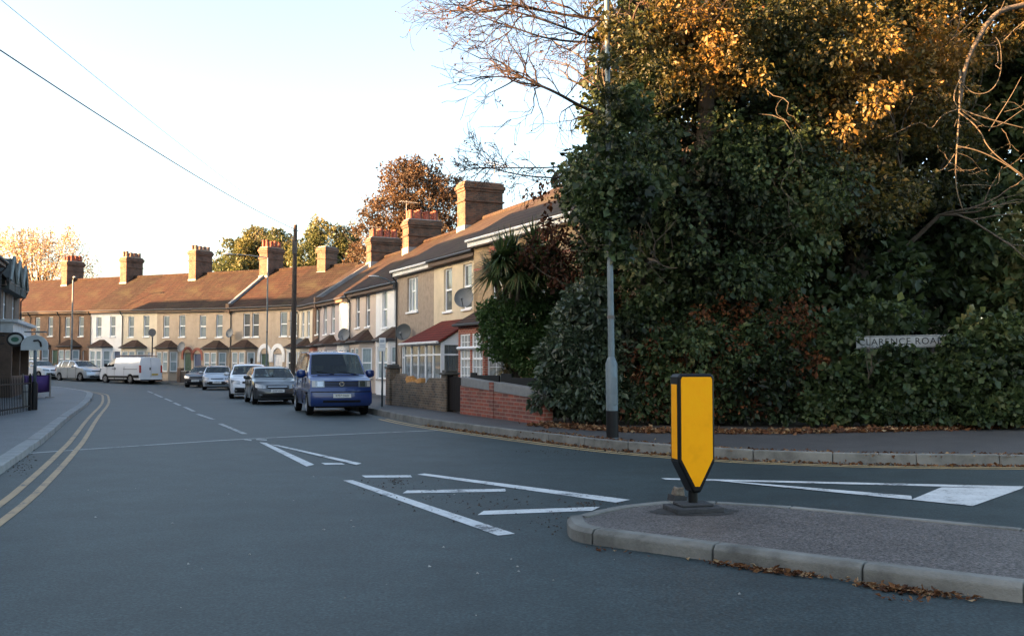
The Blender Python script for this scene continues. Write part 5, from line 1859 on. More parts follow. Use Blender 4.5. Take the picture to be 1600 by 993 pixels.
# post with white fingerboard
b = G(53, 640, .11)
t = empty('sign_post', (b.x, b.y, .11)); tag(t, 'grey post with black foot and white arched sign board by the railings', 'sign')
m = MB(); m.tube([(0, 0, -.1), (0, 0, .8), (0, 0, .88)], [.10, .10, .055], 12); m.build('foot', M_blackpaint, t, smooth=40)
m = MB(); m.tube([(0, 0, .86), (0, 0, 2.05)], .05, 10); m.build('post', M_galv, t, smooth=True)
m = MB()
n = 12
pts = [(-.42, 1.85), (.42, 1.85), (.42, 2.0)] + [(.42 * math.cos(math.pi * k / n), 2.0 + .32 * math.sin(math.pi * k / n)) for k in range(1, n)] + [(-.42, 2.0)]
m.add([(x, -.075, z) for x, z in pts] + [(x, -.045, z) for x, z in pts], [tuple(range(len(pts))), tuple(range(2 * len(pts) - 1, len(pts) - 1, -1))] + [(i, len(pts) + i, len(pts) + (i + 1) % len(pts), (i + 1) % len(pts)) for i in range(len(pts))])
bd = m.build('sign_board', plain('sign_board_pale', (.52, .56, .57), .5, .1), t)
m = MB(); m.tube([(-.02, -.085, 2.14), (.12, -.085, 2.16), (.20, -.085, 2.08), (.22, -.085, 1.96)], .028, 5); m.build('bend_symbol', M_ink, bd)
m = MB(); m.box(-.3, .3, -.12, .1, 2.40, 2.44); m.build('cap_board', M_lead, t)

# railings
r0, r1 = G(-70, 662, .11), G(46, 641, .11)
d = V2(r1 - r0); Lr_ = d.length
t = empty('iron_railings', M=frame((r0.x, r0.y, .11), d)); tag(t, 'black iron railings at the left edge of the pavement', 'fence')
m = MB(); m.box(0, Lr_, -.02, .02, .82, .86).box(0, Lr_, -.02, .02, .12, .16); m.build('rail', M_blackpaint, t)
nbar = int(Lr_ / .17)
bar = MB(); bar.tube([(0, 0, 0), (0, 0, .95), (0, 0, 1.05)], [.011, .011, .003], 6)
bme = bar.mesh('bar'); bme.materials.append(M_blackpaint)
for k in range(nbar + 1):
    o = bpy.data.objects.new('bar', bme); COL.objects.link(o); o.parent = t; o.location = (Lr_ * k / nbar, 0, 0)
for x in (0, Lr_ * .5, Lr_):
    m = MB(); m.box(x - .04, x + .04, -.045, .045, -.05, 1.0).lathe([(.03, 1.0), (.05, 1.05), (.03, 1.1), (.005, 1.14)], 8, Matrix.Translation((x, 0, 0))); m.build('post', M_blackpaint, t)

# white stone bollard and purple barrier
b = G(40, 637, .11)
m = MB(); m.lathe([(.11, -.1), (.11, .62), (.10, .70), (.05, .75), (.005, .76)], 16)
o = m.build('stone_bollard', plain('bollard_stone', (.38, .38, .36), .85, .2, 6), smooth=50); o.location = b
tag(o, 'short pale stone bollard beside the railings', 'bollard')
m = MB(); m.lathe([(.113, .5), (.113, .56)], 16); m.build('painted_band', M_lead, o)
b0, b1 = G(37, 622, .11), G(76, 621, .11)
d = V2(b1 - b0)
t = empty('pavement_barrier', M=frame((b0.x, b0.y, b0.z), d)); tag(t, 'purple canvas barrier on posts outside the pub', 'barrier')
M_purp = plain('purple_canvas', (.055, .022, .125), .8, .15, 4)
m = MB(); nseg = 8
vs, fs = [], []
for k in range(nseg + 1):
    u = k / nseg
    for z in (.25, .95): vs.append((d.length * u, .03 * math.sin(u * 9), z - .03 * math.sin(math.pi * u)))
for k in range(nseg): fs.append((2 * k, 2 * k + 2, 2 * k + 3, 2 * k + 1))
m.add(vs, fs); cv = m.build('canvas', M_purp, t, smooth=True); s_ = cv.modifiers.new('t', 'SOLIDIFY'); s_.thickness = .01
m = MB(); m.box(d.length + .01, d.length + .045, .0, 1.6, .25, .96); m.build('side_canvas', M_purp, t)
for x, y in ((-.05, 0), (d.length + .03, -.05), (d.length + .03, 1.62)):
    m = MB(); m.tube([(x, y, 0), (x, y, 1.02)], .035, 8).lathe([(.19, 0), (.18, .04), (.04, .06)], 14, Matrix.Translation((x, y, 0))); m.build('post', plain('barrier_post', (.2, .18, .16), .6, .3), t)

# rest of the left-hand side, beyond the picture: it shades the street
near = [(-13.0, 15.0), (-10.5, 8.0)]
o0 = Cc - LD * pos
pts = [Vector((-9.8, -27.0)), Vector((-9.8, 5.5)), o0]
for (a, b), labs in (((pts[0], pts[1]), ('long brick house behind the camera on the left', 'cream house behind the camera on the left', 'tan house left of the camera', 'white house left of the camera')), ((pts[1], pts[2]), ('brick house just left of the picture', 'rendered house just left of the picture'))):
    d = (b - a); n = len(labs); w = d.length / n
    for k in range(n):
        o = a + d.normalized() * w * k
        house('terraced_house', labs[k], (o.x, o.y, .11), d, w, 6.0, 10.3, P[('brick', 'cream', 'rough', 'white')[k % 4]], R_brown, [(w * .2, 3.6, .9, 1.7, 'sash'), (w * .62, 3.6, .9, 1.7, 'sash'), (w * .15, .7, 1.8, 1.6, 'mull'), (w * .65, .1, 1.0, 2.2, 'door', DOORS['blue'])], depth=9, group=LG)
a = Vector((-34.2, 56.6)) - FD * 8.4  # unseen row, its length and ridge heights set to shade the terraces opposite
for k in range(10):
    o = a + FD * 7.0 * k
    house('terraced_house', 'unseen house number %s along the near side of the far road' % ('one', 'two', 'three', 'four', 'five', 'six', 'seven', 'eight', 'nine', 'ten')[k], (o.x, o.y, .11 + gz(o.x)), FD, 7.0, 6.0, 10.6 if k < 5 else 9.7, P[('brick', 'pale', 'sand')[k % 3]], R_brown, [(1.4, 3.6, .9, 1.7, 'sash'), (4.4, 3.6, .9, 1.7, 'sash'), (1.0, .7, 1.8, 1.6, 'mull'), (4.6, .1, 1.0, 2.2, 'door', DOORS['green'])], depth=9, group='unseen houses along the far road')

# ------------------------------------------------------------------ street name plate
c = at(1408, 533.5, 20.75)
t = empty('street_name_sign', (c.x, c.y, c.z), R(1)); t.rotation_euler = (0, R(-1.2), R(1))
tag(t, 'white street name plate reading CLARENCE ROAD half sunk in the ivy', 'sign')
m = MB(); m.box(-.98, .98, -.008, .008, -.135, .135); pl = m.build('name_plate', plain('name_plate_shaded', (.25, .26, .26), .6, .35, 5), t, bevel=.006)  # white plate greyed in its colour for the shade of the foliage
m = MB()
m.box(-.965, .965, -.0115, -.0085, .112, .122).box(-.965, .965, -.0115, -.0085, -.122, -.112)
m.build('plate_border', M_ink, pl)
text_obj('lettering', 'CLARENCE ROAD', .205, M_ink, pl, Matrix(((1, 0, 0, 0), (0, 0, -1, -.011), (0, 1, 0, 0), (0, 0, 0, 1))), .002, 1.12, 1.04)
for x in (-.7, .7):
    m = MB(); m.box(x - .04, x + .04, .009, .07, -1.95, .12); m.build('post', M_gutter, t)

# ------------------------------------------------------------------ pedestrian behind the cars
def person(label, loc, rz, coat, skin=(.30, .19, .14)):
    t = empty('person', loc, rz); tag(t, label, 'person')
    V = [(0, 0, .95), (0, 0, 1.15), (0, .0, 1.38), (0, .01, 1.48), (0, .02, 1.56), (0, .0, 1.66), (.10, 0, .90), (.11, .05, .50), (.11, -.06, .09), (.11, .08, .04), (-.10, 0, .90), (-.11, -.12, .50), (-.11, -.28, .12), (-.11, -.16, .06), (.19, 0, 1.40), (.25, -.08, 1.14), (.24, .08, .92), (-.19, 0, 1.40), (-.25, .08, 1.14), (-.24, .22, .96)]
    E_ = [(0, 1), (1, 2), (2, 3), (3, 4), (4, 5), (0, 6), (6, 7), (7, 8), (8, 9), (0, 10), (10, 11), (11, 12), (12, 13), (2, 14), (14, 15), (15, 16), (2, 17), (17, 18), (18, 19)]
    rad = [.15, .14, .15, .06, .065, .10, .10, .07, .05, .045, .10, .07, .05, .045, .075, .055, .04, .075, .055, .04]
    me = bpy.data.meshes.new('body'); me.from_pydata(V, E_, []); me.materials.append(coat)
    o = bpy.data.objects.new('body', me); COL.objects.link(o); o.parent = t
    md = o.modifiers.new('skin', 'SKIN')
    for i, r in enumerate(rad):
        me.skin_vertices[0].data[i].radius = (r, r * .8)
    me.skin_vertices[0].data[0].use_root = True
    sb = o.modifiers.new('sub', 'SUBSURF'); sb.levels = 1; sb.render_levels = 2
    h = MB(); h.lathe([(.01, -.13), (.07, -.11), (.085, -.02), (.095, .05), (.07, .12), (.01, .145)], 14, Matrix.Translation((0, .01, 1.64))); h.build('hair', plain('hair_dark', (.012, .011, .011), .6, .2), t, smooth=True)
    f = MB(); f.lathe([(.01, -.1), (.055, -.08), (.075, 0), (.06, .07), (.01, .08)], 12, Matrix.Translation((0, -.045, 1.61)) @ Matrix.Diagonal((.95, .75, 1, 1))); f.build('face', plain('skin', skin, .6, .1), t, smooth=True)
    return t
p = place(393.5, 55.0)
person('person in black coat walking behind the white crossover', (p[0], p[1], .13), R(205), plain('coat_black', (.018, .018, .02), .9, .2))
# ================================================================== TREES AND PLANTS
def sines(p, f, seed):
    r = np.random.default_rng(seed)
    out = np.zeros(len(p))
    for k in range(6):
        d = r.normal(size=3); d /= np.linalg.norm(d)
        fr_ = f * (0.7 + 1.2 * r.random())
        out += np.sin(p @ d * fr_ + r.random() * 6.28)
    return out / 6 ** .5

def leaf_mesh(name, Pn, Nn, size, mat, parent, aspect=.62, droop=.5, seed=1, tone=None, spread=.5, fold=.18, up=0.0, kind=None):
    """one small folded face per leaf"""
    r = np.random.default_rng(seed)
    n = len(Pn)
    d = Nn + r.normal(size=(n, 3)) * spread
    d[:, 2] -= droop
    d[:, 2] += up
    d /= np.linalg.norm(d, axis=1)[:, None] + 1e-9
    q = r.normal(size=(n, 3)) * .8 + Nn * .6
    s = np.cross(d, q); s /= np.linalg.norm(s, axis=1)[:, None] + 1e-9
    nn = np.cross(s, d)
    sz = size * np.clip(np.exp(r.normal(size=n) * .38), .4, 2.1)[:, None]
    a = Pn
    b = Pn + d * sz * .5 + s * sz * aspect * .5 + nn * sz * fold
    c = Pn + d * sz
    e = Pn + d * sz * .5 - s * sz * aspect * .5 + nn * sz * fold
    v = np.stack([a, b, c, e], 1).reshape(-1, 3)
    me = bpy.data.meshes.new(name)
    me.vertices.add(4 * n)
    me.vertices.foreach_set('co', v.astype(np.float32).ravel())
    me.loops.add(6 * n)
    base = np.arange(n)[:, None] * 4
    li = (base + np.array([[0, 1, 2, 0, 2, 3]])).ravel()
    me.loops.foreach_set('vertex_index', li.astype(np.int32))
    me.polygons.add(2 * n)
    me.polygons.foreach_set('loop_start', np.arange(2 * n, dtype=np.int32) * 3)
    me.update(calc_edges=True)
    at_ = me.attributes.new('tone', 'FLOAT', 'FACE')
    if tone is None: tone = r.random(n)
    at_.data.foreach_set('value', np.repeat(tone.astype(np.float32), 2))
    me.materials.append(mat)
    o = mk(name, me, None, parent)
    if kind: o['kind'] = kind
    return o

def blob_points(blobs, n, seed=1, lump=.16, freq=1.6, inner=.18, cull=.72):
    """points on and under the lumpy surface of a union of ellipsoids"""
    r = np.random.default_rng(seed)
    B = np.array([[*b[0], *(b[1] if hasattr(b[1], '__len__') else (b[1],) * 3)] for b in blobs], float)
    wt = (B[:, 3] * B[:, 4] + B[:, 4] * B[:, 5] + B[:, 3] * B[:, 5])
    wt = wt / wt.sum()
    k = r.choice(len(B), size=int(n * 1.7), p=wt)
    u = r.normal(size=(len(k), 3)); u /= np.linalg.norm(u, axis=1)[:, None]
    rad = 1 - np.abs(r.normal(size=len(k))) * .10
    deep = r.random(len(k)) < inner
    rad[deep] = .35 + .55 * r.random(deep.sum())
    c, e = B[k, :3], B[k, 3:]
    p = c + u * e * rad[:, None]
    l = 1 + lump * sines(p, freq, seed + 5) + lump * .5 * sines(p, freq * 2.7, seed + 9)
    p = c + u * e * (rad * l)[:, None]
    keep = np.ones(len(p), bool)
    for j in range(len(B)):
        q = (p - B[j, :3]) / B[j, 3:]
        ins = (q ** 2).sum(1) < cull ** 2
        keep &= ~(ins & (k != j) & ~deep)
    p, u, e = p[keep][:n], u[keep][:n], e[keep][:n]
    nrm = u / e; nrm /= np.linalg.norm(nrm, axis=1)[:, None]
    return p, nrm

def branch_tree(m, p, d, length, rad, depth, seed, spread=.6, up=.1, ratio=.68, kids=3, tips=None, gravity=0.0, minr=.004, wob=.18):
    r = random.Random(seed)
    p = Vector(p); d = Vector(d).normalized()
    n = 5
    pts, rr = [p.copy()], [rad]
    for k in range(n):
        d = (d + Vector((r.gauss(0, wob), r.gauss(0, wob), r.gauss(0, wob) + up * .2 - gravity * .2))).normalized()
        p = p + d * length / n
        pts.append(p.copy()); rr.append(max(minr, rad * (1 - .5 * (k + 1) / n)))
    m.tube(pts, rr, 6 if rad > .05 else 4, cap=False)
    if depth <= 0:
        if tips is not None: tips.append((p.copy(), d.copy()))
        return
    for k in range(kids):
        i = r.randint(2, n) if k else n
        q = Vector((r.gauss(0, 1), r.gauss(0, 1), r.gauss(0, 1)))
        nd = (d + (q - d * q.dot(d)).normalized() * spread * r.uniform(.6, 1.4) + Vector((0, 0, up - gravity))).normalized()
        branch_tree(m, pts[i], nd, length * ratio * r.uniform(.75, 1.2), rr[i] * .72, depth - 1, seed * 7 + k * 13 + 1, spread, up, ratio, kids, tips, gravity, minr, wob)

M_bark = plain('bark_grey', (.085, .070, .055), .95, .4, 9, .7, 18)
M_twig = plain('twig_brown', (.045, .030, .024), .9, .3, 6)
M_twig_pale = plain('twig_pale', (.095, .078, .055), .9, .3, 6)
L_ivy = leafmat('leaf_ivy', [(0, (.006, .010, .004)), (.35, (.020, .034, .012)), (.7, (.047, .074, .026)), (.92, (.092, .122, .046)), (1, (.16, .15, .06))], .5, .2, .35)
L_olive = leafmat('leaf_olive', [(0, (.020, .026, .008)), (.35, (.052, .054, .016)), (.7, (.125, .090, .024)), (1, (.24, .135, .034))], .5, .35)
L_laurel = leafmat('leaf_laurel', [(0, (.024, .036, .020)), (.5, (.050, .072, .038)), (.85, (.095, .12, .070)), (1, (.16, .18, .11))], .38, .15, .5)
L_box = leafmat('leaf_evergreen', [(0, (.022, .050, .014)), (.5, (.050, .098, .026)), (1, (.095, .150, .045))], .5, .2)
L_dead = leafmat('leaf_dead', [(0, (.035, .015, .009)), (.4, (.070, .027, .013)), (.75, (.125, .047, .020)), (1, (.20, .082, .033))], .75, .2, .2)
L_cord = leafmat('leaf_cordyline', [(0, (.022, .042, .014)), (.5, (.048, .080, .026)), (.85, (.09, .12, .040)), (1, (.20, .16, .07))], .45, .15)
L_green = leafmat('leaf_far_green', [(0, (.045, .062, .026)), (.5, (.085, .10, .040)), (1, (.15, .135, .05))], .6, .35)
L_brown = leafmat('leaf_far_brown', [(0, (.045, .030, .018)), (.5, (.078, .048, .027)), (1, (.115, .074, .040))], .6, .35)
L_gold = leafmat('leaf_far_gold', [(0, (.22, .16, .10)), (.5, (.36, .28, .18)), (1, (.5, .42, .30))], .6, .5)  # leaf colour paled to carry the glare of the bright background
L_litter = leafmat('leaf_litter', [(0, (.05, .022, .012)), (.4, (.11, .046, .022)), (.8, (.20, .10, .045)), (1, (.36, .26, .15))], .8, .1, .2)

def clump_tone(p, seed, f=1.3, mixr=.55):
    r = np.random.default_rng(seed)
    t = .48 + .26 * sines(p, f, seed) + .12 * sines(p, f * 3.1, seed + 2) + (r.random(len(p)) - .5) * mixr
    return np.clip(t, 0, 1)

Wt = lambda px, py, y: at(px, py, y)
def smooth3(q):
    for _ in range(2):
        z = [q[0]]
        for a, b in zip(q, q[1:]): z += [a * .75 + b * .25, a * .25 + b * .75]
        q = z + [q[-1]]
    return q
# ---- great ivy-clad tree (left half of the green mass)
def crown(root, name, blobs, n, size, mat, seed, **kw):
    p, nr = blob_points(blobs, n, seed, kw.pop('lump', .16), kw.pop('freq', 1.6), kw.pop('inner', .2))
    f = kw.pop('tf', 1.3)
    p = p[p[:, 2] > .16] if True else p
    nr = nr[:len(p)] if len(nr) == len(p) else nr
    return p, nr, leaf_mesh(name, p, nr, size, mat, root, seed=seed, tone=clump_tone(p, seed, f), **kw)

def crown2(root, name, blobs, n, size, mat, seed, lump=.16, freq=1.6, inner=.2, tf=1.3, clump=(.20, .36), per=26, **kw):
    """foliage as many small sprays standing off a darker core"""
    r = np.random.default_rng(seed + 77)
    B = np.array([[*b[0], *b[1]] for b in blobs], float)
    wt = (B[:, 3] * B[:, 4] * B[:, 5]) ** .66
    wt /= wt.sum()
    k = r.choice(len(B), size=per * len(B), p=wt)
    u = r.normal(size=(len(k), 3)); u /= np.linalg.norm(u, axis=1)[:, None]
    c = B[k, :3] + u * B[k, 3:] * r.uniform(.72, 1.02, len(k))[:, None]
    inside = np.zeros(len(c), bool)
    for j in range(len(B)):
        inside |= (((c - B[j, :3]) / B[j, 3:]) ** 2).sum(1) < .45
    c, k = c[~inside], k[~inside]
    s = B[k, 3:].mean(1) * r.uniform(clump[0], clump[1], len(c))
    small = [(tuple(a), (q * r.uniform(.8, 1.3), q * r.uniform(.8, 1.3), q * r.uniform(.6, 1.1))) for a, q in zip(c, s)]
    p1, n1 = blob_points(small, int(n * .72), seed, .2, 3.0 / max(.3, float(s.mean())), .35, .5)
    p2, n2 = blob_points([(b[0], tuple(x * .80 for x in b[1])) for b in blobs], int(n * .28), seed + 3, lump, freq, inner)
    p, nr = np.concatenate([p1, p2]), np.concatenate([n1, n2])
    k = p[:, 2] > .17
    p, nr = p[k], nr[k]
    return leaf_mesh(name, p, nr, size, mat, root, seed=seed, tone=clump_tone(p, seed, tf), **kw)

def blobs_px(lst):
    return [(tuple(at(x, y, d)), r) for x, y, d, r in lst]

t = empty('ivy_clad_tree', (3.6, 24.0, KH)); tag(t, 'tall ivy-covered tree behind the grey street lamp', 'tree')
off = Vector((-3.6, -24.0, -KH))
def local(blobs, o): return [((b[0][0] + o.x, b[0][1] + o.y, b[0][2] + o.z), b[1]) for b in blobs]
B1 = blobs_px([(985, 330, 23.5, (1.55, 1.7, 1.6)), (1000, 190, 23.6, (1.3, 1.6, 1.5)), (1060, 60, 24, (1.5, 1.7, 1.6)), (1100, 230, 23.6, (1.9, 1.9, 1.9)), (930, 280, 23.0, (.85, 1.0, .9)), (1000, 440, 23.4, (1.4, 1.5, 1.3)), (1130, 400, 23.0, (1.8, 1.8, 1.7)), (1180, 120, 24.5, (1.9, 2.0, 1.7)), (1090, -80, 25, (1.8, 1.8, 1.6)), (960, 110, 24, (.75, .9, .9)), (1060, 520, 22.9, (1.5, 1.3, 1.2)), (1200, 300, 22.6, (1.7, 1.6, 1.6)), (905, 320, 23.3, (.6, .7, .5)), (990, 300, 18.6, (.5, .6, .6)), (1010, 250, 20.5, (.9, 1.0, .9)), (905, 270, 20.2, (.4, .6, .5)), (925, 330, 19.5, (.4, .5, .4))])
B1l = local(B1, off)
crown2(t, 'ivy_leaves', B1l, 120000, .10, L_ivy, 11, droop=.75, spread=.5, aspect=.8)
B1f = blobs_px([(948, 285, 17.9, (.40, .3, .40)), (955, 225, 18.0, (.36, .3, .34)), (955, 345, 17.9, (.36, .26, .36)), (968, 390, 18.0, (.28, .24, .22)), (985, 300, 18.1, (.4, .4, .6)), (925, 310, 18.2, (.3, .3, .35)), (980, 170, 18.6, (.4, .4, .4))])
crown2(t, 'ivy_spray', local(B1f, off), 5200, .10, L_ivy, 12, droop=.75, spread=.6, aspect=.8, lump=.3, freq=3)
B1g = blobs_px([(952, 150, 17.9, (.24, .2, .3)), (945, 95, 17.9, (.22, .2, .24)), (955, 45, 18.0, (.25, .2, .25)), (940, 190, 17.9, (.2, .2, .2))])
crown2(t, 'autumn_spray', local(B1g, off), 900, .085, L_olive, 14, droop=.6, spread=.9, lump=.4, freq=4, inner=.5)
m = MB(); m.tube([(0, 0, -.2), (-.1, .1, 2.5), (.1, .0, 5.5), (.5, .3, 9)], [.42, .36, .3, .2], 12); m.build('trunk', M_bark, t, smooth=True)
m = MB()
rr = random.Random(4)
for k in range(9):
    branch_tree(m, (0, 0, 2 + k * .8), (rr.uniform(-1, 1), rr.uniform(-.8, .3), .4), 2.2, .09, 2, 40 + k, .7, .15)
m.build('limbs', M_bark, t)
# hanging stems over the ivy
m = MB()
for k in range(24):
    x, y = rr.uniform(930, 1250), rr.uniform(120, 420)
    s = at(x, y, 21.6 + rr.uniform(-.3, .8)) + off
    branch_tree(m, s, (rr.uniform(-1, 1), rr.uniform(-.6, .1), rr.uniform(-1, .2)), rr.uniform(.7, 1.6), .009, 1, 90 + k, .6, 0, .6, 2, None, .2, .004, .3)
tag(m.build('ivy_stems', M_twig_pale, t), kind='stuff')

# ---- broad tree at the right with autumn leaves in the low sun
t = empty('autumn_tree', (9.2, 26.0, KH)); tag(t, 'broad leafy tree at upper right with sunlit golden leaves', 'tree')
off = Vector((-9.2, -26.0, -KH))
B2 = blobs_px([(1290, 60, 23.0, (1.6, 1.7, 1.4)), (1390, 30, 23.5, (1.7, 1.7, 1.5)), (1300, 190, 23.0, (1.5, 1.5, 1.3)), (1430, 140, 24.2, (1.6, 1.6, 1.4)), (1240, -40, 24, (1.6, 1.6, 1.4)), (1360, -110, 25, (2.1, 2.1, 1.7)), (1520, 20, 25.5, (2.0, 2.0, 1.7)), (1550, -120, 26, (2.4, 2.2, 1.8)), (1340, 290, 23.2, (1.5, 1.5, 1.3)), (1450, 250, 25.0, (1.6, 1.6, 1.5))])
crown2(t, 'leaves', local(B2, off), 72000, .10, L_olive, 21, droop=.55, spread=.6, aspect=.62, inner=.25)
m = MB(); m.tube([(0, 0, -.2), (.15, -.1, 3), (0, -.3, 6), (-.6, -.6, 9.5)], [.38, .33, .27, .18], 12); m.build('trunk', M_bark, t, smooth=True)
m = MB()
for k in range(9):
    branch_tree(m, (0, -.2, 4 + k * .6), (rr.uniform(-1, 1), rr.uniform(-.9, .3), .35), 2.6, .10, 2, 140 + k, .7, .15)
_q = smooth3([Wt(1640, 0, 23.2) + off, Wt(1600, 8, 23.0) + off, Wt(1555, 18, 22.8) + off, Wt(1528, 60, 22.7) + off, Wt(1508, 100, 22.7) + off, Wt(1500, 160, 22.6) + off])
m.tube(_q, [.075 - .035 * i / (len(_q) - 1) for i in range(len(_q))], 8)
m.build('limbs', M_bark, t, smooth=True)
# ---- dark trees behind at right
t = empty('dark_evergreen', (11.5, 27.5, KH)); tag(t, 'dark evergreen mass at the right edge behind the bare hanging branch', 'tree')
off = Vector((-11.5, -27.5, -KH))
B3 = blobs_px([(1530, 380, 27, (2.2, 2.0, 2.2)), (1450, 420, 26.5, (1.9, 1.8, 2.0)), (1590, 230, 27.5, (2.2, 2.0, 2.2)), (1640, 420, 26.5, (2.4, 2.0, 2.4)), (1500, 520, 26.0, (2.4, 1.6, 1.6)), (1340, 440, 25.2, (1.7, 1.5, 1.8)), (1700, 100, 27, (2.6, 2.4, 2.6)), (1250, 480, 24.6, (1.5, 1.3, 1.6)), (1480, 150, 28.5, (2.4, 2.0, 2.4)), (1380, 150, 28.5, (2.4, 1.8, 2.4)), (1280, 20, 28.5, (2.6, 1.8, 2.6)), (1220, 250, 27.5, (2.2, 1.6, 2.4)), (1600, 330, 29, (3.0, 2.0, 3.0)), (1500, 280, 29, (2.6, 2.0, 2.6)), (1420, 330, 28.5, (2.2, 1.8, 2.4)), (1560, 60, 29, (3.0, 2.0, 3.0)), (1120, 60, 28.5, (2.6, 1.6, 2.6)), (1420, -20, 29, (3.0, 2.0, 2.6)), (1600, 540, 25.5, (1.6, 1.2, 1.6)), (1380, 520, 25.5, (1.6, 1.2, 1.4))])
crown2(t, 'foliage', local(B3, off), 90000, .20, L_ivy, 31, droop=.4, spread=.8, inner=.4)
m = MB(); m.tube([(0, 0, -.2), (0, 0, 6)], [.35, .2], 10); m.build('trunk', M_bark, t, smooth=True)

# ---- tree with mostly bare twigs reaching over the street
t = empty('bare_branched_tree', (4.6, 23.2, KH)); tag(t, 'tree with bare twiggy branches reaching left over the houses', 'tree')
off = Vector((-4.6, -23.2, -KH))
m = MB(); m.tube([(0, 0, -.2), (-.1, -.2, 4), (0, -.6, 7), (.1, -.9, 9.5), (0, -1, 11.5)], [.3, .26, .2, .14, .09], 10); m.build('trunk', M_bark, t, smooth=True)
m = MB(); tips = []
def limb(pxs, y, r0, r1, seed, kids=10, ln=1.0, dp=2):
    pts = [at(a, b, y + 3.0 * max(0, 1 - i / (len(pxs) * .45))) + off for i, (a, b) in enumerate(pxs)]
    pts = smooth3([Vector(p) for p in pts])
    n = len(pts)
    m.tube(pts, [r0 + (r1 - r0) * i / (n - 1) for i in range(n)], 6, cap=False)
    r_ = random.Random(seed)
    for k in range(int(kids * 1.5)):
        u = r_.uniform(.25, 1.0) * (n - 1)
        i = min(int(u), n - 2)
        p = pts[i].lerp(pts[i + 1], u - i)
        d = (pts[i + 1] - pts[i]).normalized()
        side = Vector((r_.gauss(0, .5), r_.gauss(0, .5), r_.gauss(0, .9)))
        branch_tree(m, p, d * .9 + side * .7, ln * r_.uniform(.6, 1.3), max(.010, r0 * .35), dp, seed * 100 + k, .55, .02, .62, 4, tips, 0.0, .005, .22)
limb([(1180, 130), (1110, 95), (1060, 62), (1000, 40), (930, 30), (860, 20), (800, 8)], 21.0, .075, .014, 1, 15, 1.0)
limb([(1040, 110), (980, 72), (930, 62), (880, 42), (830, 25), (780, 12), (745, 0)], 20.8, .05, .010, 2, 15, .95)
limb([(1000, 190), (930, 176), (905, 165), (870, 145), (840, 132), (812, 118)], 20.9, .055, .022, 3, 13, 1.1)
limb([(1010, 90), (960, 66), (900, 66), (850, 60), (800, 42), (760, 30), (728, 12)], 20.6, .035, .008, 4, 14, .9)
limb([(940, 270), (900, 280), (870, 278), (830, 276), (795, 270), (765, 262)], 20.7, .028, .008, 5, 9, .6)
limb([(950, 250), (900, 258), (860, 262), (820, 262), (780, 262), (735, 262)], 20.9, .022, .006, 6, 9, .55)
limb([(1040, 40), (1000, 10), (960, -20), (900, -40)], 21, .06, .03, 7, 10, 1.1)
limb([(1150, 60), (1135, 30), (1130, 0), (1128, -40)], 21.0, .05, .03, 8, 6, .8)
m.build('branches', M_twig, t)
tp = np.array([tuple(p) for p, d in tips]); td = np.array([tuple(d) for p, d in tips])
sel = np.random.default_rng(5).random(len(tp)) < .22
_bl = blobs_px([(985, 60, 21.4, (.8, .8, .6)), (1050, 30, 21.6, (.9, .9, .7)), (1120, 60, 21.6, (.9, .9, .8)), (1010, 120, 21.2, (.8, .7, .5)), (1080, 110, 21.2, (.8, .7, .5)), (960, 0, 22, (.7, .8, .5)), (1180, 20, 21.8, (1.0, .9, .8)), (1160, 110, 21.6, (.8, .7, .6))])
crown2(t, 'autumn_leaves', local(_bl, off), 12000, .09, L_olive, 52, droop=.6, lump=.3, freq=2.2, inner=.45)
leaf_mesh('last_leaves', tp[sel], td[sel], .06, L_dead, t, droop=1.0, seed=51)

# ---- hanging bare branch at the right
t = empty('bare_hanging_branch', tuple(at(1500, 290, 21.4))); tag(t, 'pale bare dead branches hanging in front of the dark tree at right', 'branch')
off = -at(1500, 290, 21.4)
m = MB()
def twig(pxs, y, r0, r1):
    pts = smooth3([at(a, b, y + 1.3) + off for a, b in pxs])
    n = len(pts)
    m.tube(pts, [(r0 + (r1 - r0) * i / (n - 1)) * .8 for i in range(n)], 6)
twig([(1500, 110), (1500, 165), (1495, 230), (1492, 290), (1505, 330)], 21.3, .04, .012)
twig([(1502, 120), (1490, 145), (1492, 165), (1520, 185), (1550, 205), (1600, 170)], 21.2, .022, .008)
twig([(1500, 170), (1525, 180), (1560, 190), (1600, 200)], 21.1, .025, .012)
twig([(1498, 175), (1530, 200), (1545, 235), (1600, 275)], 21.0, .024, .012)
twig([(1495, 228), (1530, 235), (1570, 255), (1600, 278)], 21.1, .022, .010)
twig([(1500, 125), (1520, 148), (1548, 145), (1565, 118), (1564, 70), (1556, 58)], 21.2, .018, .007)
twig([(1498, 170), (1470, 180), (1455, 205), (1440, 188), (1405, 205), (1378, 218)], 21.2, .016, .007)
twig([(1492, 240), (1478, 262), (1466, 268)], 21.2, .014, .006)
twig([(1500, 290), (1530, 288), (1560, 292), (1562, 270)], 21.2, .014, .006)
twig([(1545, 205), (1580, 150), (1596, 120)], 21.2, .014, .005)
m.build('branch', M_twig_pale, t, smooth=True)
m = MB()
for k in range(16):
    s = at(rr.uniform(1480, 1590), rr.uniform(150, 290), 22.5) + off
    branch_tree(m, s, (rr.uniform(-1, 1), rr.uniform(-.4, .4), rr.uniform(-.7, .5)), rr.uniform(.4, .8), .006, 1, 300 + k, .6, 0, .6, 2, None, 0, .003, .3)
tag(m.build('twigs', M_twig_pale, t), kind='stuff')

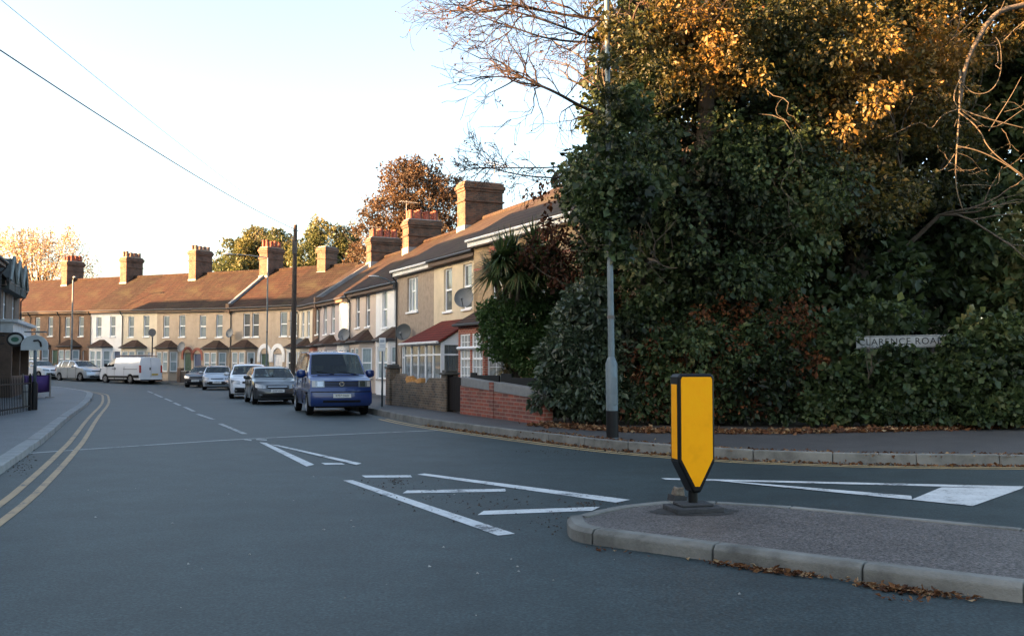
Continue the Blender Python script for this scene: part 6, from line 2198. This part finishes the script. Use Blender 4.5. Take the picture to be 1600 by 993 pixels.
# ---- shrubs and hedge along the pavement
def shrub(name, label, base, blobs, n, size, mat, seed, part='leaves', cat='shrub', **kw):
    t = empty(name, base); tag(t, label, cat)
    off = -Vector(base)
    crown2(t, part, local(blobs, off), n, size, mat, seed, **kw)
    m = MB()
    r_ = random.Random(seed)
    for k in range(5):
        branch_tree(m, (r_.uniform(-.3, .3), r_.uniform(-.1, .3), -.1), (r_.uniform(-.5, .5), r_.uniform(-.3, .3), 1), 1.1, .035, 2, seed * 3 + k, .6, .2)
    m.build('stems', M_bark, t)
    return t
shrub('laurel_shrub', 'glossy bluish green laurel bush left of the grey lamp foot', (1.7, 22.2, KH), blobs_px([(905, 610, 22.0, (.9, .8, .75)), (900, 545, 22.2, (.85, .8, .7)), (915, 485, 22.4, (.7, .7, .6)), (870, 620, 22.3, (.5, .6, .5)), (960, 620, 21.9, (.6, .6, .6)), (960, 540, 22.2, (.6, .6, .7))]), 15000, .12, L_laurel, 41, droop=.6, lump=.12, freq=2.6, spread=.6, aspect=.5)
t = shrub('round_evergreen', 'rounded evergreen shrub on a bare stem over the red brick wall', (.3, 26.2, KH), blobs_px([(815, 500, 26.0, (1.05, .9, .85)), (850, 445, 26.2, (1.0, .9, .8)), (800, 540, 25.9, (.65, .6, .45)), (870, 520, 26.0, (.8, .7, .7)), (780, 500, 25.8, (.6, .6, .6)), (765, 530, 25.6, (.35, .4, .35)), (830, 570, 25.8, (.5, .5, .4)), (860, 575, 25.6, (.5, .5, .5))]), 36000, .075, L_box, 42, lump=.10, freq=3.5, droop=.2, spread=.9)
m = MB(); m.tube([(.05, 0, -.1), (.1, .0, .8), (.0, 0, 1.8)], [.11, .09, .08], 8); m.build('trunk', M_bark, t, smooth=True)
shrub('brown_creeper', 'tangle of reddish brown dead creeper hanging beside the lamp post', (5.0, 21.8, KH), blobs_px([(1020, 560, 21.9, (.9, .5, .8)), (1090, 600, 21.8, (.9, .5, .7)), (1170, 590, 21.6, (.9, .5, .9)), (1010, 640, 21.7, (.8, .45, .4)), (1130, 640, 21.4, (1.2, .45, .4)), (1230, 520, 21.7, (.8, .5, 1.0)), (1260, 590, 21.5, (.7, .5, .9)), (1130, 500, 22.0, (.9, .5, .7))]), 6000, .085, L_dead, 43, droop=.9, lump=.3, freq=2.2, inner=.4)
shrub('ivy_undergrowth', 'dark ivy growing through the brown creeper near the bollard', (4.2, 22.0, KH), blobs_px([(1040, 610, 22.0, (.9, .6, .8)), (1120, 570, 22.1, (1.0, .6, .9)), (1200, 560, 21.9, (1.0, .6, 1.0)), (1080, 650, 21.6, (1.0, .45, .35)), (1200, 640, 21.4, (1.1, .5, .4)), (985, 520, 22.1, (.6, .5, .6)), (1080, 560, 21.6, (1.0, .5, .9)), (1180, 600, 21.4, (1.0, .5, .8))]), 20000, .11, L_ivy, 44, droop=.7, lump=.3, freq=2.4)
_bb = shrub('bramble_bush', 'low green ivy bank below the street name plate', (8.2, 21.0, KH), blobs_px([(1330, 605, 20.9, (.95, .6, .65)), (1420, 600, 20.8, (.95, .6, .62)), (1510, 590, 20.8, (.95, .6, .8)), (1590, 570, 20.9, (.95, .6, 1.05)), (1380, 640, 20.6, (1.3, .5, .38)), (1520, 640, 20.5, (1.3, .5, .38)), (1290, 640, 20.8, (.6, .5, .4)), (1650, 590, 20.8, (.95, .7, 1.1)), (1550, 530, 21.2, (.8, .5, .6)), (1340, 580, 20.7, (.6, .4, .45)), (1430, 583, 20.6, (.7, .4, .45)), (1500, 548, 20.5, (.32, .3, .33)), (1489, 534, 20.35, (.2, .13, .19)), (1380, 495, 21.2, (.9, .4, .35)), (1310, 520, 21.0, (.35, .4, .5))]), 30000, .115, L_ivy, 45, droop=.5, lump=.14, freq=2.6, aspect=.85)
_ob = Vector((-8.2, -21.0, -KH))
crown2(_bb, 'overhanging_leaves', local(blobs_px([(1476, 534, 20.5, (.10, .08, .17)), (1340, 528, 20.5, (.10, .06, .07)), (1400, 545, 20.5, (.5, .05, .06))]), _ob), 330, .08, L_ivy, 48, droop=.5, spread=.8, aspect=.85)
shrub('red_creeper', 'reddish dead creeper vine trailing over the corner house gutter', (1.6, 24.2, KH), blobs_px([(880, 370, 24.2, (.75, .5, .55)), (840, 400, 24.4, (.7, .4, .35)), (900, 430, 24.0, (.8, .5, .5)), (940, 410, 23.8, (.7, .4, .5)), (850, 300, 24.5, (.45, .35, .3)), (960, 480, 23.2, (.5, .4, .5))]), 1900, .10, L_dead, 46, droop=.8, lump=.4, freq=3, inner=.5)

# ---- cordyline palm
cp = at(800, 590, 26.8)
t = empty('cordyline_palm', (cp.x, cp.y, KH)); tag(t, 'spiky cordyline palm in front of the corner house', 'palm')
off = Vector((-cp.x, -cp.y, -KH))
heads = [at(800, 395, 25.4), at(772, 428, 25.2), at(835, 385, 25.6), at(812, 425, 25.0), at(865, 400, 25.6), at(785, 405, 25.0), at(845, 415, 25.2)]
m = MB()
for h in heads:
    h = h + off
    m.tube([(0, 0, -.1), (h.x * .3, h.y * .3, h.z * .55), h], [.10, .075, .05], 8)
m.build('trunk', M_bark, t, smooth=True)
def blades(heads, n, ln, seed, wd=.035):
    r = np.random.default_rng(seed)
    V, Fc, tn = [], [], []
    for h in heads:
        for k in range(n):
            az = r.uniform(0, 2 * math.pi); el = math.asin(r.uniform(-.45, 1))
            d = Vector((math.cos(az) * math.cos(el), math.sin(az) * math.cos(el), math.sin(el)))
            L_ = ln * r.uniform(.7, 1.15)
            sd = d.cross(Vector((0, 0, 1))); sd = sd.normalized() if sd.length > .01 else Vector((1, 0, 0))
            b = len(V); p = Vector(h); 
            for j in range(4):
                u = j / 3
                c = p + d * L_ * u + Vector((0, 0, -.38 * L_ * u * u * (1 if el < .9 else .3)))
                w = wd * (1 - u) * (1 if j else .5) + .002
                V += [tuple(c - sd * w), tuple(c + sd * w)]
            for j in range(3):
                Fc.append((b + 2 * j, b + 2 * j + 1, b + 2 * j + 3, b + 2 * j + 2))
                tn.append(min(1, max(0, .45 + .25 * r.normal() + (.4 if el < -.2 else 0))))
    return V, Fc, tn
V, Fc, tn = blades([h + off for h in heads], 260, .85, 8, .045)
me = bpy.data.meshes.new('blades'); me.from_pydata(V, [], Fc); me.update()
a_ = me.attributes.new('tone', 'FLOAT', 'FACE'); a_.data.foreach_set('value', np.array(tn, np.float32)); me.materials.append(L_cord)
mk('blades', me, None, t)
q = at(792, 575, 26.3) + off
V, Fc, tn = blades([q], 60, .8, 9)
me = bpy.data.meshes.new('low_blades'); me.from_pydata(V, [], Fc); me.update()
a_ = me.attributes.new('tone', 'FLOAT', 'FACE'); a_.data.foreach_set('value', np.clip(np.array(tn, np.float32) + .35, 0, 1)); me.materials.append(L_cord)
mk('low_blades', me, None, t)

# ---- house glimpsed behind the trees
o = Vector((14.5, 33.0))
house('rendered_house', 'beige house wall glimpsed through the trees above the street name plate', (7.2, 33.5, .12), (1, 0), 9.0, 5.4, 8.2, P['sand'], R_brown, [(1.5, 3.4, 1.0, 1.5, 'sash'), (5.5, 3.4, 1.0, 1.5, 'sash'), (4.0, .1, 1.0, 2.1, 'door', DOORS['red'])], downpipe=False)

# ---- background trees over the roofs
def far_tree(label, base, blobs, n, size, mat, seed, lump=.22, freq=.7, inner=.3, **kw):
    t = empty('background_tree', base); tag(t, label, 'tree', 'trees beyond the roofs')
    off = -Vector(base)
    crown2(t, 'crown', local(blobs, off), n, size, mat, seed, lump=lump, freq=freq, inner=inner, tf=.6, droop=.2, spread=1.0, **kw)
    m = MB()
    top = max(b[0][2] + b[1][2] * .5 for b in blobs)
    cx = sum(b[0][0] for b in blobs) / len(blobs) - base[0]; cy = sum(b[0][1] for b in blobs) / len(blobs) - base[1]
    m.tube([(0, 0, -.2), (cx * .3, cy * .3, top * .35), (cx, cy, top * .7)], [.45, .36, .2], 10)
    m.build('trunk', M_bark, t, smooth=True)
    m = MB()
    r_ = random.Random(seed)
    for b in blobs:
        c = Vector(b[0]) + off
        s = Vector((cx * .3, cy * .3, top * .38))
        for k in range(4):
            e = c + Vector((r_.uniform(-.7, .7) * b[1][0], r_.uniform(-.7, .7) * b[1][1], r_.uniform(-.2, .8) * b[1][2]))
            mid = s.lerp(e, .5) + Vector((r_.gauss(0, .4), r_.gauss(0, .4), .3))
            m.tube([s, mid, e], [.16, .09, .03], 5, cap=False)
            for q in range(3):
                branch_tree(m, mid.lerp(e, .3 + .3 * q), (e - mid).normalized() + Vector((r_.gauss(0, .6), r_.gauss(0, .6), r_.gauss(0, .5))), 1.6, .035, 1, seed * 50 + k * 9 + q, .6, .1, .6, 3, None, 0, .012)
    m.build('limbs', M_bark, t)
    return t
far_tree('big rusty brown tree behind the chimneys', (-9.5, 86, 0), blobs_px([(640, 290, 86, (2.7, 2.5, 2.2)), (610, 330, 86, (2.3, 2.3, 2.0)), (675, 310, 86, (2.4, 2.3, 2.2)), (650, 370, 86, (3.2, 2.5, 2.4)), (590, 375, 86, (1.9, 2.0, 1.8)), (700, 360, 86.5, (2.2, 2.0, 2.2)), (570, 400, 85.5, (1.5, 1.6, 1.6)), (640, 262, 86, (1.6, 1.6, .9)), (715, 395, 86, (2.2, 2, 2)), (665, 275, 86, (2.0, 1.8, 1.4)), (695, 300, 86, (1.8, 1.6, 1.8)), (590, 335, 86, (1.6, 1.6, 1.6)), (625, 270, 86, (1.6, 1.6, 1.2)), (700, 330, 86, (2.0, 1.6, 2.0)), (575, 350, 86, (1.4, 1.4, 1.2))]), 32000, .20, L_brown, 61, lump=.25, freq=1.1, inner=.35)
far_tree('green tree behind the far roofs right of the telegraph pole', (-21, 105, 0), blobs_px([(515, 380, 105, (2.3, 2.2, 2.2)), (480, 400, 105, (2.2, 2.0, 2.0)), (535, 400, 105, (2.0, 2.0, 2.2)), (505, 415, 105, (2.6, 2.0, 2.2)), (545, 375, 105.5, (1.2, 1.3, 1.8)), (498, 360, 105, (1.3, 1.3, 1.3))]), 18000, .24, L_green, 62, freq=1.0)
far_tree('yellow green tree behind the far roofs left of the telegraph pole', (-27, 108, 0), blobs_px([(440, 400, 108, (2.0, 2.0, 2.2)), (450, 420, 107, (2.2, 2.0, 2.0)), (430, 375, 108.5, (1.3, 1.2, 1.2))]), 9000, .24, L_green, 63, freq=1.0)
far_tree('rounded green tree behind the far roofs furthest left of the pole', (-31, 110, 0), blobs_px([(385, 395, 110, (2.6, 2.2, 2.2)), (355, 415, 110, (2.2, 2.0, 1.6)), (405, 380, 110, (1.8, 1.8, 1.8)), (375, 425, 109, (3.2, 2.4, 1.8)), (395, 367, 110, (1.1, 1.2, .9))]), 17000, .24, L_green, 64, freq=1.0)
far_tree('pale golden half bare tree behind the far left chimney', (-62, 125, .5), blobs_px([(60, 400, 125, (4.6, 3, 3.2)), (110, 405, 125, (3.4, 3, 3.2)), (20, 400, 125, (3.8, 3, 3.4)), (80, 375, 125, (3.6, 2.8, 2.4)), (30, 372, 126, (2.8, 2.4, 1.6)), (135, 420, 125, (1.8, 1.8, 2.2))]), 11000, .21, L_gold, 65, lump=.3, freq=.9, inner=.5)
# unseen trees added left of the picture to block the low sun
for k, (x, y, h) in enumerate(((-98, 98, 14), (-104, 108, 15), (-92, 116, 14), (-110, 118, 16))):
    far_tree(('first', 'second', 'third', 'fourth')[k] + ' unseen tree added to shade the far terraces', (x, y, 1.5), [((x, y, h * .55), (4.5, 4.5, 4.5)), ((x + 1, y + 1, h * .75), (3.8, 3.8, 3.6)), ((x - 1, y - 2, h * .45), (4.0, 4.0, 3.6))], 4000, .75, L_gold if k % 2 else L_green, 70 + k)

# ---- fallen leaves
def litter(name, pts, n, size, seed, wz=.012):
    """scatter along a list of (x, y, z, spread)"""
    r = np.random.default_rng(seed)
    pts = np.array(pts, float)
    i = r.integers(0, len(pts) - 1, n); u = r.random(n)[:, None]
    p = pts[i] * (1 - u) + pts[i + 1] * u
    q = p[:, :3].copy()
    q[:, 0] += r.normal(size=n) * p[:, 3]; q[:, 1] += r.normal(size=n) * p[:, 3]
    q[:, 2] += r.random(n) * wz
    nr = np.zeros((n, 3)); az = r.random(n) * 6.28
    nr[:, 0] = np.cos(az); nr[:, 1] = np.sin(az)
    return q, nr, r
L1 = [(*G(x, y, KH), .16) for x, y in ((845, 664), (930, 670), (1010, 674), (1100, 675), (1200, 676), (1300, 674), (1400, 672), (1500, 669), (1600, 665))]
q, nr, r_ = litter('a', L1, 5200, .07, 5, .05)
o = leaf_mesh('fallen_leaves', q, nr, .085, L_litter, None, droop=-.05, spread=.25, seed=81); tag(o, 'brown fallen leaves along the foot of the ivy hedge', 'leaves', kind='stuff')
ky = offset(RKs, .07)
L2 = [(p.x, p.y, .012, .05) for p in resample(ky, .5) if p.x < 9 and p.y < 24 and p.x > -3]
q, nr, r_ = litter('b', L2, 1500, .06, 6, .02)
o = leaf_mesh('fallen_leaves', q, nr, .05, L_litter, None, droop=-.05, spread=.25, seed=82); tag(o, 'thin line of leaf litter in the right-hand gutter', 'leaves', kind='stuff')
L3 = []
kz = offset(RKs, -.32)
L3 = [(p.x, p.y, KH - .008, .14) for p in resample(kz, .5) if p.x < 9 and p.y < 20]
q, nr, r_ = litter('c', L3, 1500, .05, 7, .012)
o = leaf_mesh('fallen_leaves', q, nr, .045, L_litter, None, droop=-.05, spread=.2, seed=83); tag(o, 'scattered leaf crumbs behind the right-hand kerb', 'leaves', kind='stuff')
q_, n_ = [], []
for (x, y, sp, n) in ((1415, 924, .10, 260), (1380, 921, .05, 60), (1210, 894, .10, 150), (1150, 886, .08, 90), (1260, 899, .05, 40), (1480, 931, .06, 60), (960, 862, .10, 14), (1340, 912, .05, 20), (1400, 938, .05, 14)):
    c = G(x, y, 0)
    e = d_f
    r_ = np.random.default_rng(int(x))
    a = r_.normal(size=n) * sp * 1.6; b = np.abs(r_.normal(size=n)) * sp * .35
    z = .010 + r_.random(n) * .02
    q_.append(np.stack([c.x + a * e.x + b * e.y, c.y + a * e.y - b * e.x * 1.0, z], 1))
    az = r_.random(n) * 6.28
    n_.append(np.stack([np.cos(az), np.sin(az), np.zeros(n)], 1))
o = leaf_mesh('fallen_leaves', np.concatenate(q_), np.concatenate(n_), .042, L_litter, None, droop=-.08, spread=.25, seed=84, aspect=.35); tag(o, 'dry leaves and stalks drifted against the island kerb', 'leaves', kind='stuff')
